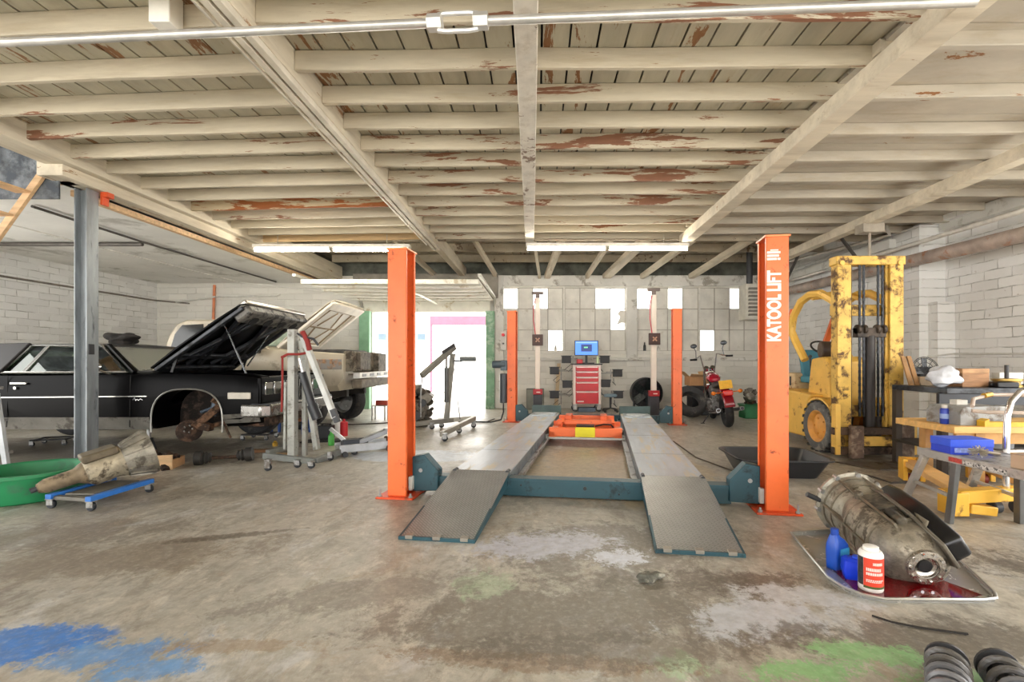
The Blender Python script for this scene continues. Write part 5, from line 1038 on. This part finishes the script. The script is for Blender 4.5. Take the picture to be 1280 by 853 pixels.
fa = thing('table_fan', 'dark round fan head leaning behind the boxes on the workbench', 'fan', (4.66, 5.76, .92))
fz = T(0, 0, .17) @ RX(80)
g = MB().at(fz)
for r in (.05, .1, .15, .165): g.torus(r, .004, 24, 5)
for a in range(14): g.cyl((0, 0, 0), (.165*math.cos(a*.449), .165*math.sin(a*.449), 0), .003, n=4)
g.build('cage', M_dkgrey, fa); MB().at(fz).cyl((0, 0, -.12), (0, 0, -.02), .06, n=16).build('motor', M_dkgrey, fa)
g = MB()
for a in range(4): g.m = fz @ RZ(a*90) @ T(.09, 0, -.01) @ RX(25); g.box(-.05, .06, -.05, .05, -.003, .003)
g.build('blades', M('#55585c', .5), fa); MB().box(-.1, .1, -.06, .06, 0, .02).build('base', M_dkgrey, fa)
for i, dx in enumerate((0, .07)): tag(MB().bar((0, 0, 0), (.02, .16, .34), .05, .02, (0, 1, 0)).build('wood_offcut', M('#a87f52', .7, 0, .3, 4, stretch=(5, 5, .7)), None, (4.36+dx, 5.6, .92)), ['wood offcut leaning at the left end of the workbench, nearest the forklift', 'wood offcut leaning at the left end of the workbench, nearest the plastic bag'][i], 'board')
pu = thing('pulley', 'brass coloured pulley with upright shaft on the workbench', 'pulley', (5.13, 5.25, .92))
MB().lathe([(0, 0), (.13, 0), (.13, .02), (.11, .03), (.11, .06), (.13, .07), (.13, .09), (.05, .095), (0, .095)], 28).build('sheave', M('#b89a55', .35, .6), pu); MB().cyl((0, 0, .09), (0, 0, .24), .02, n=12).build('shaft', M_dkgrey, pu)
tag(MB().box(-.1, .1, -.07, .07, 0, .06).cyl((-.13, 0, .03), (.13, 0, .03), .02, n=10).build('motor', M_black, None, (4.99, 5.14, .92), -10, bevel=.01), 'small black motor on the workbench left of the brass pulley', 'motor')
tag(MB().box(-.16, .16, -.06, .06, 0, .03).build('tray', M('#2f3338', .4), None, (5.55, 5.3, .92), 6, bevel=.006), 'flat dark tray on the workbench right of the brass pulley', 'tray')
tag(MB().box(-.14, .14, -.05, .05, 0, .15).build('carton', M('#e6e3dc', .7), None, (5.5, 5.62, .92), bevel=.004), 'white carton against the wall at the right of the workbench', 'box')
tag(MB().lathe([(0, 0), (.15, 0), (.18, .3), (.165, .3), (.14, .02), (0, .02)], 24).build('bucket', M('#8d9196', .5, .2), None, (4.9, 5.15, .285)), 'grey bucket on the shelf under the dark workbench', 'bucket')
# wall fittings right
def rp(px, py, X): Y = X*F/(px-VX); return V((X, Y, H-(py-VY)*Y/F))
tag(MB().tube([rp(1330, 280, 6.05), rp(1280, 293, 6.05), rp(1140, 326, 6.05), rp(985, 364, 6.05)], .10, 16).build('pipe', M('#b8a89d', .55, .2, .25, 4, '#a8704e', .2, 3)), 'thick rusty pipe running along the right brick wall', 'pipe')
tag(MB().tube([rp(1330, 249, 6.05), rp(1280, 263, 6.05), rp(1100, 318, 6.05), rp(985, 352, 6.05)], .035, 10).build('pipe', M('#e4e0d8', .4, .1)), 'thin white pipe above the rusty pipe on the right wall', 'pipe')
tag(MB().tube([rp(1108, 283, 5.9), rp(1112, 294, 5.9), rp(1100, 298, 5.9), rp(1020, 318, 5.9), rp(975, 330, 5.9)], .03, 10).build('pipe', M('#cfcac0', .4, .2)), 'white pipe with an elbow below the right ceiling beam', 'pipe')
tag(MB().tube([V((6.18, 7.6, 1.28)), V((6.6, 7.6, 1.32)), V((6.6, 6.2, 1.30))], .014, 8).build('conduit', M('#dcdad4', .4, .2)), 'thin white conduit on the right wall above the workbench', 'conduit')
tag(MB().tube([V((6.17, 8.3, 1.1)), V((6.17, 8.3, 2.2))], .012, 8).box(6.13, 6.2, 8.24, 8.36, 1.0, 1.14).build('conduit', M('#d4d2cc', .4, .2)), 'upright conduit with a grey switch box behind the forklift mast', 'conduit')
for i, (a, c_, w) in enumerate(((rp(1044, 288, 5.2), rp(1070, 322, 5.7), .05), (rp(1004, 306, 5.3), rp(978, 362, 6.1), .05))):
    tag(MB().bar(a, c_, w, .03).build('steel_brace', M('#5d5a56', .5, .3)), ['dark steel brace slanting down above the forklift mast', 'dark steel brace slanting down just right of the lettered orange post'][i], 'brace')
jb = rp(1086, 298, 4.98); jb.z = 3.12
tag(MB().box(-.16, .16, -.1, .1, 0, .13).cyl((0, 0, -.35), (0, 0, .02), .02, n=8).build('junction_box', M('#a69c8d', .6), None, (4.98, 7.2, 3.12), bevel=.006), 'junction box with a short pipe under the right ceiling beam', 'junction box')

# ================================================================== NEAR RIGHT
# wood table
wt = thing('wood_table', 'yellow wooden table carrying a grey metal box and a spray can', 'table', (4.35, 4.6, 0))
MB().box(-.66, .9, -.35, .35, .56, .62).build('table_top', M('#e3b36b', .55, 0, .2, 3, stretch=(1, 5, 5)), wt, bevel=.005)
for x in (-.4, .8):
    for y in (-.28, .28): MB().box(x-.04, x+.04, y-.04, y+.04, 0, .56).build('leg', M('#b98b52', .6, 0, .2), wt)
MB().box(-.6, .85, -.3, -.27, .46, .56).build('apron', M('#c99a5c', .6, 0, .2), wt)
gb = thing('metal_box', 'grey metal box lying on the yellow wooden table', 'box', (4.05, 4.52, .62), 6)
MB().prism([(-.26, 0), (.26, 0), (.26, .12), (.2, .17), (-.22, .17), (-.26, .12)], 'y', -.17, .17).build('case', M('#9a9b99', .5, .3, .2, 5, '#6c6258', .25), gb, bevel=.006)
tag(MB().box(-.05, .05, -.04, .04, 0, .045).build('junction_cover', M('#dad6cc', .6), None, (3.99, 4.55, .792)), 'small pale block on top of the grey metal box', 'block')
sp = thing('spray_can', 'blue and white spray can standing on the yellow wooden table', 'spray can', (3.78, 4.46, .62))
MB().lathe([(0, 0), (.033, 0), (.035, .005), (.035, .13), (.03, .145), (0, .15)], 20).build('can', M('#2a3fa0', .3, .2), sp); MB().lathe([(.0355, .05), (.0355, .095)], 20).build('label', M('#8fa6d8', .4), sp)
MB().lathe([(0, .145), (.022, .145), (.022, .175), (0, .18)], 16).build('nozzle_cap', M('#d8d3c9', .5), sp)
hs = thing('air_hose', 'coiled grey hose with brass fitting lying over the metal box', 'hose', (4.25, 4.35, .80), 0)
MB().tube([(-.42, -.12, .005), (-.3, .0, .06), (-.05, .1, .09), (.2, .12, .09), (.42, .02, .08), (.5, -.12, .05), (.3, -.24, .0), (-.05, -.26, -.04), (-.36, -.2, -.04), (-.46, -.16, -.03)], .016, 8).build('tube', M('#b7a596', .5), hs)
MB().cyl((-.16, .05, .085), (-.06, .09, .095), .024, n=10).build('brass_fitting', M('#c79a3c', .3, .8), hs)
# pallet jack
pj = thing('pallet_jack', 'yellow pallet jack with chrome loop handle, behind the aluminium platform', 'pallet jack', (3.5, 4.0, 0))
M_py = M('#e9b23c', .4, .1, .12, 4, '#7d5a2c', .12, 8)
for dx, nm in ((0, 0), (.68, 1)):
    b = MB(); b.bar((-.2+dx, -.28, .19), (.24+dx, .82, .19), .16, .05); b.bar((-.2+dx, -.28, .15), (.24+dx, .82, .15), .03, .05); f_ = b.build('fork', M('#e6b877', .45, .1, .15, 4), pj, bevel=.006)
    MB().at(T(.2+dx, .74, 0) @ RZ(-22)).box(-.09, -.05, -.06, .1, .03, .24).box(.05, .09, -.06, .1, .03, .24).box(-.09, .09, .08, .1, .08, .24).build('roller_frame', M_py, f_, bevel=.005)
    MB().at(T(.2+dx, .74, 0) @ RZ(-22)).cyl((-.045, 0, .045), (.045, 0, .045), .045, n=18).build('roller', M('#8a3d32', .5), f_)
b = MB(); b.bar((-.28, -.3, .16), (.7, -.26, .2), .1, .1); b.box(-.34, -.22, -.36, -.2, .02, .2); b.bar((-.22, -.32, .08), (-.0, -.3, .05), .1, .07); b.build('head_frame', M_py, pj, bevel=.008)
MB().box(.2, .42, -.37, -.35, .15, .23).build('serial_plate', M('#b7b3a8', .4, .4), pj)
MB().tube([(.14, -.27, .2), (.14, -.27, .55), (.15, -.27, .78), (.18, -.27, .89), (.25, -.27, .965), (.34, -.27, .98), (.5, -.27, .98), (.6, -.27, .965), (.67, -.27, .89), (.7, -.27, .78), (.70, -.27, .25)], .022, 12).build('handle', M_chrome, pj)
MB().cyl((.14, -.27, .5), (.70, -.27, .5), .014, n=10).build('handle_bar', M_chrome, pj)
for x in (.12, .3): MB().cyl((x-.03, -.2, .05), (x+.03, -.2, .05), .05, n=20).build('steer_wheel', M_dkgrey, pj, bevel=.006)
# aluminium work platform
wp = thing('work_platform', 'folding aluminium work platform piled with blue boxes', 'platform', (3.25, 3.4, 0))
M_al = M('#b7b5b0', .4, .6, .15, 6, '#7b766e', .2)
MB().box(-.2, -.17, -.75, .46, .45, .51).build('side_rail', M_al, wp, bevel=.004); MB().box(.27, .30, -.75, .46, .45, .51).build('side_rail', M_al, wp, bevel=.004)
b = MB()
for k in range(5): b.box(-.165+k*.087, -.165+k*.087+.082, -.75, .46, .488, .505)
b.build('deck', M('#a9a8a5', .45, .5, .2, 6, '#5f5b55', .3), wp)
for x, dx in ((-.18, -.02), (.28, .04)):
    MB().bar((x, .40, .46), (x+dx+.0, .62, .0), .06, .035).build('leg', M_al, wp, bevel=.004); MB().bar((x, .12, .46), (x+dx, .16, .0), .05, .035).build('leg', M('#6c6c6a', .45, .5, .15), wp, bevel=.004); MB().bar((x, -.68, .46), (x+dx, -.85, .0), .06, .035).build('leg', M_al, wp, bevel=.004)
    MB().bar((x+dx*.5, .52, .23), (x+dx*.5, .14, .2), .02, .025).build('spreader', M_al, wp)
MB().box(-.203, -.2, .05, .16, .462, .495).build('red_label', M('#b8443c', .5, 0, .3, 60), wp); MB().box(-.203, -.2, -.28, .04, .462, .49).build('black_label', M('#3a3a3a', .5, 0, .5, 70, '#c4c2bd', .5, 50), wp)
def carton(name, label, loc, rz, sx, sy, sz, col, lab=None, lid=True):
    t = thing(name, label, 'box', loc, rz, None); m = M(col, .5, 0, .1, 5)
    MB().box(-sx/2, sx/2, -sy/2, sy/2, 0, sz*.72).build('carton', m, t, bevel=.004)
    if lid: MB().box(-sx/2-.003, sx/2+.003, -sy/2-.003, sy/2+.003, sz*.5, sz).build('lid', M(lid if isinstance(lid, str) else col, .45, 0, .1, 5), t, bevel=.004)
    if lab: MB().box(-sx*.42, sx*.1, -sy/2-.005, -sy/2-.001, sz*.14, sz*.44).build('label', M(lab, .5, 0, .3, 40), t)
    return t
carton('parts_box', 'blue parts box at the far end of the aluminium platform', (3.23, 3.66, .505), -4, .30, .2, .115, '#2541c4', '#8fa0e2', '#2f55dc')
wb_ = thing('wire_brush', 'round wire brush lying beside the blue box on the aluminium platform', 'brush', (3.15, 3.43, .505), 10)
b = MB()
random.seed(4)
for k in range(90):
    d = V((random.gauss(0, 1), random.gauss(0, 1), random.gauss(0, 1))).normalized(); b.cyl(V((0, 0, .05))+d*.01, V((0, 0, .05))+V((d.x*.06, d.y*.06, d.z*.045)), .0025, n=4)
b.build('bristles', M('#b9b2a2', .4, .5), wb_); MB().cyl((.02, 0, .05), (.22, .03, .02), .012, n=8).build('handle', M('#8a7a63', .6), wb_)
carton('cardboard_box', 'open cardboard box on the near end of the aluminium platform', (3.27, 3.02, .505), 2, .34, .26, .13, '#b59a80', '#8a7f8f', False)
b = MB(); b.sph((0, 0, .05), .13, (1.2, .9, .45), 16, 9, .6, 8); tag(b.build('plastic_bag', M('#2b49d8', .3, 0, .2, 6, bump=.5, bsc=16), None, (3.27, 3.02, .60), sub=1), 'blue plastic bag bulging out of the cardboard box on the platform', 'bag')
tag(MB().box(-.3, .3, -.04, .04, 0, .04).prism([(-.34, .0), (-.30, .0), (-.30, .07), (-.34, .05)], 'y', -.04, .04).build('tool_tray', M('#e6b52e', .5), None, (3.95, 4.12, .0), 10), 'yellow metal tray on the floor under the wooden table', 'tray').location = (4.30, 4.29, .62); D.objects['tool_tray'].rotation_euler = (0, 0, 0)
D.objects['tool_tray']['label'] = 'yellow tray at the near edge of the wooden table'
# black tub behind the right post
b = MB()
def rr(x0, x1, y0, y1, r, z, n=5):
    o = []
    for cx, cy_, a0 in ((x1-r, y1-r, 0), (x0+r, y1-r, 90), (x0+r, y0+r, 180), (x1-r, y0+r, 270)):
        for k in range(n+1): a = R(a0+90*k/n); o.append((cx+r*math.cos(a), cy_+r*math.sin(a), z))
    return o
b.loft([rr(-.36, .36, -.28, .28, .1, .0), rr(-.46, .46, -.38, .38, .12, .2), rr(-.49, .49, -.41, .41, .14, .205), rr(-.49, .49, -.41, .41, .14, .19), rr(-.475, .475, -.395, .395, .13, .19), rr(-.45, .45, -.37, .37, .12, .195), rr(-.35, .35, -.27, .27, .1, .012)])
tag(b.build('mortar_tub', M('#2f3033', .35, 0, .15), None, (2.55, 5.2, 0), -4), 'black plastic tub on the floor behind the lettered orange post', 'tub')
tag(MB().prism([(-.42, 0), (.5, 0), (.5, -.42), (-.18, -.42), (-.3, -.3)], 'z', 0, .012).build('steel_plate', M('#6f6a64', .35, .5, .3, 5, '#5a5048', .3), None, (3.95, 5.70, .0)), 'flat steel plate on the floor in front of the forklift', 'plate')
tag(MB().tube([G(1060, 590, .008), G(1090, 596, .008), G(1115, 604, .008), G(1140, 603, .008)], .010, 6).build('cable', M('#4a443e', .7)), 'dark cable on the floor between the steel plate and the pallet jack', 'cable')
# transmission on drip tray
dt = thing('drip_tray', 'shallow steel drip tray with spilled red fluid on the floor', 'tray', (2.05, 2.85, 0))
cor = [(1.74, 3.3), (1.585, 2.62), (1.595, 2.50), (1.64, 2.42), (1.72, 2.375), (2.20, 2.37), (2.28, 2.385), (2.325, 2.44), (2.57, 3.0), (2.56, 3.12), (2.5, 3.25), (2.38, 3.4)]
def inset(pts, d):
    c = V((sum(p[0] for p in pts)/len(pts), sum(p[1] for p in pts)/len(pts))); return [tuple(c+(V(p)-c)*(1-d)) for p in pts]
L0 = [(x-2.05, y-2.85) for x, y in cor]
b = MB(); b.loft([[(x, y, .0) for x, y in inset(L0, .02)], [(x, y, .022) for x, y in L0], [(x, y, .024) for x, y in inset(L0, .012)], [(x, y, .006) for x, y in inset(L0, .03)]])
b.build('sheet', M('#b9b9b6', .22, .55, .1, 4, '#9a958d', .12), dt)
fq = [(-.36, -.10), (-.40, -.36), (-.33, -.435), (.12, -.435), (.22, -.40), (.1, -.1), (-.05, .1), (-.2, .15)]
b = MB(); b.prism(fq, 'z', .0062, .0085); b.build('red_fluid', M('#6e0b11', .05, 0, .2, 5), dt)
MB().tube([(x, y, .024) for x, y in L0], .0075, 6, closed=True).build('rim', M('#c9c9c6', .3, .8), dt)
tb2 = thing('transmission', 'large bare alloy transmission lying on the red-stained drip tray', 'transmission', (2.1, 2.95, 0))
o_ = V((2.1, 2.95, 0)); pa, pb = V((2.165, 3.33, .218)), V((2.052, 2.52, .108)); fm = frame(pa-o_, pb-pa); Lt = (pb-pa).length
M_t1 = M('#9b9282', .42, .5, .35, 9, '#4c4437', .30, 9, .5, 45)
b = MB(); b.lathe([(.17, .0), (.225, .0), (.225, .02), (.205, .03), (.195, .1), (.185, .2), (.175, .27), (.17, .28), (0, .28)], 28, fm); b.build('bell_housing', M('#a9a394', .45, .5, .3, 9, '#5b5344', .25, 8, .4, 45), tb2)
for a in range(10):
    c, s_ = math.cos(a*.628+.2)*.213, math.sin(a*.628+.2)*.213; MB().at(fm).cyl((c, s_, -.012), (c, s_, .04), .016, n=8).build('flange_bolt', M_steel, tb2)
sq = lambda t: math.copysign(abs(t)**.78, t)
b = MB().at(fm); b.loft([[(r*sq(math.cos(q*.2618))*kx, r*sq(math.sin(q*.2618)), z) for q in range(24)] for z, r, kx in ((.24, .165, 1), (.3, .178, 1.06), (.42, .178, 1.12), (.55, .175, 1.15), (.68, .168, 1.15), (.74, .15, 1.1), (.78, .10, 1.05), (.79, .09, 1))])
b.build('case', M_t1, tb2)
b = MB().at(fm)
for z, r, kx in ((.08, .2, 1), (.16, .19, 1), (.36, .186, 1.09), (.49, .184, 1.12), (.62, .18, 1.14)): b.lathe([(r-.012, z-.005), (r+.006, z-.005), (r+.006, z+.005), (r-.012, z+.005)], 24, Matrix.Diagonal((kx, 1, 1, 1)))
for a in (20, 75, 120, 175, 230, 300):
    o2 = b.m; b.m = fm @ RZ(a); b.bar((.192, 0, .05), (.199, 0, .70), .012, .035, (1, 0, 0)); b.m = o2
b.build('rib', M('#7f7767', .5, .5, .3, 9), tb2)
b = MB().at(fm); b.torus(.066, .012, 28, 8, T(0, 0, .805)); b.lathe([(.08, .76), (.092, .77), (.092, .815), (.06, .82), (.055, .80), (.04, .79), (.0, .79)], 28); b.build('output_flange', M('#bdb6ab', .22, .85, .2, 20, '#7d6c60', .2, 30), tb2)
b = MB().at(fm); b.cyl((0, 0, .78), (0, 0, .803), .034, n=20); b.build('output_bore', M_black, tb2)
for a in range(10): MB().at(fm).cyl((.079*math.cos(a*.628), .079*math.sin(a*.628), .81), (.079*math.cos(a*.628), .079*math.sin(a*.628), .83), .009, n=6).build('flange_stud', M_chrome, tb2)
fx = fm.to_3x3().inverted() @ V((.82, 0, .57)); aa = math.degrees(math.atan2(fx.y, fx.x))
b = MB().at(fm @ RZ(aa)); b.prism([(-.12, .20), (.12, .20), (.155, .34), (.15, .58), (.06, .80), (-.06, .80), (-.14, .6), (-.15, .34)], 'x', .13, .235); b.build('oil_pan', M('#1d1d1f', .22, .1, .2), tb2, bevel=.022, seg=3)
b = MB().at(fm @ RZ(aa)); b.prism([(-.14, .18), (.14, .18), (.175, .33), (.17, .6), (.075, .82), (-.075, .82), (-.16, .62), (-.17, .33)], 'x', .12, .14); b.build('pan_flange', M('#6f695e', .5, .5, .2), tb2, bevel=.006)
b = MB().at(fm @ RZ(aa+70)); b.box(.15, .2, -.06, .06, .3, .5); b.cyl((.18, .0, .52), (.18, .0, .66), .03, n=12); b.cyl((.16, .05, .3), (.22, .05, .3), .025, n=12); b.build('shift_linkage', M('#6d6557', .6, .4, .4, 9, '#2f2a23', .35), tb2, bevel=.01)
for a, z in ((aa+100, .70), (aa+125, .72), (aa+150, .70)): MB().at(fm @ RZ(a)).cyl((.12, 0, z), (.165, 0, z), .018, n=10).build('case_bolt', M('#57503f', .5, .5), tb2)
MB().at(fm).cyl((-.2, .02, .02), (-.29, .06, .02), .018, n=8).build('dowel', M_dkgrey, tb2)
ob = thing('oil_bottle', 'blue plastic oil bottle standing on the drip tray', 'bottle', (1.735, 2.78, .007), 25)
MB().loft([rr(-.055, .055, -.035, .035, .015, 0), rr(-.058, .058, -.037, .037, .015, .1), rr(-.056, .056, -.036, .036, .015, .135), rr(-.05, .03, -.03, .03, .015, .165), rr(-.045, -.0, -.022, .022, .01, .185), rr(-.042, -.004, -.019, .019, .009, .195)]).build('body', M('#1f4fb4', .35, 0, .08), ob)
MB().cyl((-.023, 0, .19), (-.023, 0, .228), .021, n=16).build('cap', M('#1b43a0', .4), ob)
MB().box(-.028, .05, -.0395, -.0375, .03, .12).build('label', M('#3f9ad6', .4, 0, .2, 40), ob); MB().box(-.015, .04, -.0402, -.0393, .03, .06).build('label_panel', M('#d3d8da', .4, 0, .3, 60), ob)
bc = thing('oil_jug', 'short blue plastic jug between the oil bottle and the red labelled bottle', 'jug', (1.745, 2.645, .007), -20)
MB().loft([rr(-.05, .05, -.04, .04, .012, 0), rr(-.06, .06, -.045, .045, .014, .05), rr(-.055, .055, -.042, .042, .014, .1), rr(-.04, .04, -.03, .03, .01, .112)]).build('body', M('#1b3fd8', .3, 0, .1), bc)
MB().cyl((.01, 0, .11), (.01, 0, .122), .02, n=14).build('cap', M('#2b55e0', .4), bc)
rbt = thing('red_label_bottle', 'white bottle with red and black label standing in the red fluid', 'bottle', (1.745, 2.515, .009))
MB().lathe([(0, 0), (.054, 0), (.057, .006), (.057, .185), (.05, .2), (.045, .205), (0, .205)], 28).build('body', M('#f2efe9', .4), rbt)
MB().lathe([(0, .2), (.036, .2), (.036, .222), (.03, .226), (0, .226)], 22).build('cap', M('#f5f2ec', .4), rbt)
MB().lathe([(.0576, .03), (.0578, .03), (.0578, .175), (.0576, .175)], 20, RZ(0), a0=203, a1=335).build('label', M('#d8452f', .4, 0, .08), rbt)
MB().lathe([(.0576, .03), (.0578, .03), (.0578, .175), (.0576, .175)], 10, RZ(0), a0=160, a1=202).build('label_panel', M('#3a3a3c', .4, 0, .5, 90), rbt)
MB().lathe([(.0576, .02), (.0579, .02), (.0579, .032), (.0576, .032)], 20, RZ(0), a0=203, a1=335).build('label_band', M('#4a5a2e', .4), rbt)
for z, h_, a0, a1 in ((.148, .014, 245, 292), (.118, .016, 216, 285), (.096, .014, 216, 296), (.064, .006, 216, 300), (.056, .005, 216, 290)):
    b = MB(); n_ = 9
    for k in range(n_):
        w0 = a0+(a1-a0)*k/n_; b.lathe([(.0579, z-h_/2), (.0583, z-h_/2), (.0583, z+h_/2), (.0579, z+h_/2)], 2, None, a0=w0, a1=w0+(a1-a0)/n_*.74)
    b.build('label_text', M('#f6e6dd', .4), rbt)
# springs
for lbl, x, y, rz, n in (('coil-over spring lying at the lower right corner, the left of the pair', 1.395, 1.62, -38, 9), ('coil-over spring lying at the lower right corner, the right of the pair', 1.605, 1.55, -23, 8)):
    t = thing('coil_spring', lbl, 'spring', (x, y, 0), rz, 'coil springs at the lower right')
    pts = [(.058*math.cos(a), -.26+.5*(a/(2*math.pi*n)), .068+.058*math.sin(a)) for a in [k*2*math.pi*n/(n*18) for k in range(n*18+1)]]
    MB().tube(pts, .0125, 7).build('coil', M('#77777a', .4, .3, .2, 8, '#54504b', .25), t)
    MB().at(T(0, .25, .068) @ RX(90)).lathe([(0, -.02), (.05, -.02), (.068, 0), (.068, .012), (0, .012)], 24).build('spring_seat', M('#3d3d3f', .5, .2), t)
    MB().cyl((0, -.27, .068), (0, .26, .068), .028, n=16).build('damper', M('#2b2a2b', .5, .3), t)
    MB().at(T(0, .27, .068) @ RX(0)).box(-.02, .02, 0, .05, -.02, .02).build('mount_eye', M_dkgrey, t, bevel=.006)
b = MB(); b.sph((0, 0, .022), .055, (1.3, .7, .45), 16, 9, .9, 2); b.sph((.06, .015, .02), .035, (1.2, .8, .5), 12, 8, .9, 6); tag(b.build('rag', M('#65645a', .9, 0, .4, 20, '#99968a', .3, 15), None, (.61, 2.62, 0), 15, sub=1), 'crumpled dark rag on the floor in front of the right ramp', 'rag')
tag(MB().tube([G(1090, 770, .006), G(1115, 778, .006), G(1150, 785, .006), G(1210, 793, .006)], .005, 5).build('wire', M('#2d2926', .7)), 'thin black wire on the floor below the drip tray', 'wire')
# tie rod with turnbuckle, hanging block
a, c_ = P(-30, 60, 3.0), P(1172, 2, 2.66); a, c_ = V((a.x-.6, a.y, a.z)), V((2.43, c_.y, c_.z))
tr_ = thing('tie_rod', 'silver steel tie rod with turnbuckle crossing below the front ceiling joists', 'tie rod', ((a+c_)/2))
mid = (a+c_)/2; m1 = P(537, 29, 2.84)-mid; m2 = P(608, 26, 2.82)-mid
MB().cyl(a-mid, m1, .026, n=12).build('rod', M('#cfcdc8', .35, .6, .15, 6), tr_); MB().cyl(m2, c_-mid, .026, n=12).build('rod', M('#cfcdc8', .35, .6, .15, 6), tr_)
dx = (m2-m1).normalized(); up = V((0, 0, 1))
b = MB(); b.cyl(m1-dx*.01, m1+dx*.075, .048, n=6); b.cyl(m2-dx*.075, m2+dx*.01, .048, n=6); b.tube([m1+dx*.05+up*.045, m1+dx*.1+up*.052, m2-dx*.1+up*.052, m2-dx*.05+up*.045], .014, 8); b.tube([m1+dx*.05-up*.045, m1+dx*.1-up*.052, m2-dx*.1-up*.052, m2-dx*.05-up*.045], .014, 8); b.build('turnbuckle', M('#d6d5d1', .35, .5, .12), tr_)
tag(MB().box(-.066, .066, -.06, .06, 0, .26).build('hanging_block', M('#efece2', .6, 0, .08), None, (-2.36, 3.05, 3.32), bevel=.006), 'short white timber block hanging from the ceiling near the top left', 'block')
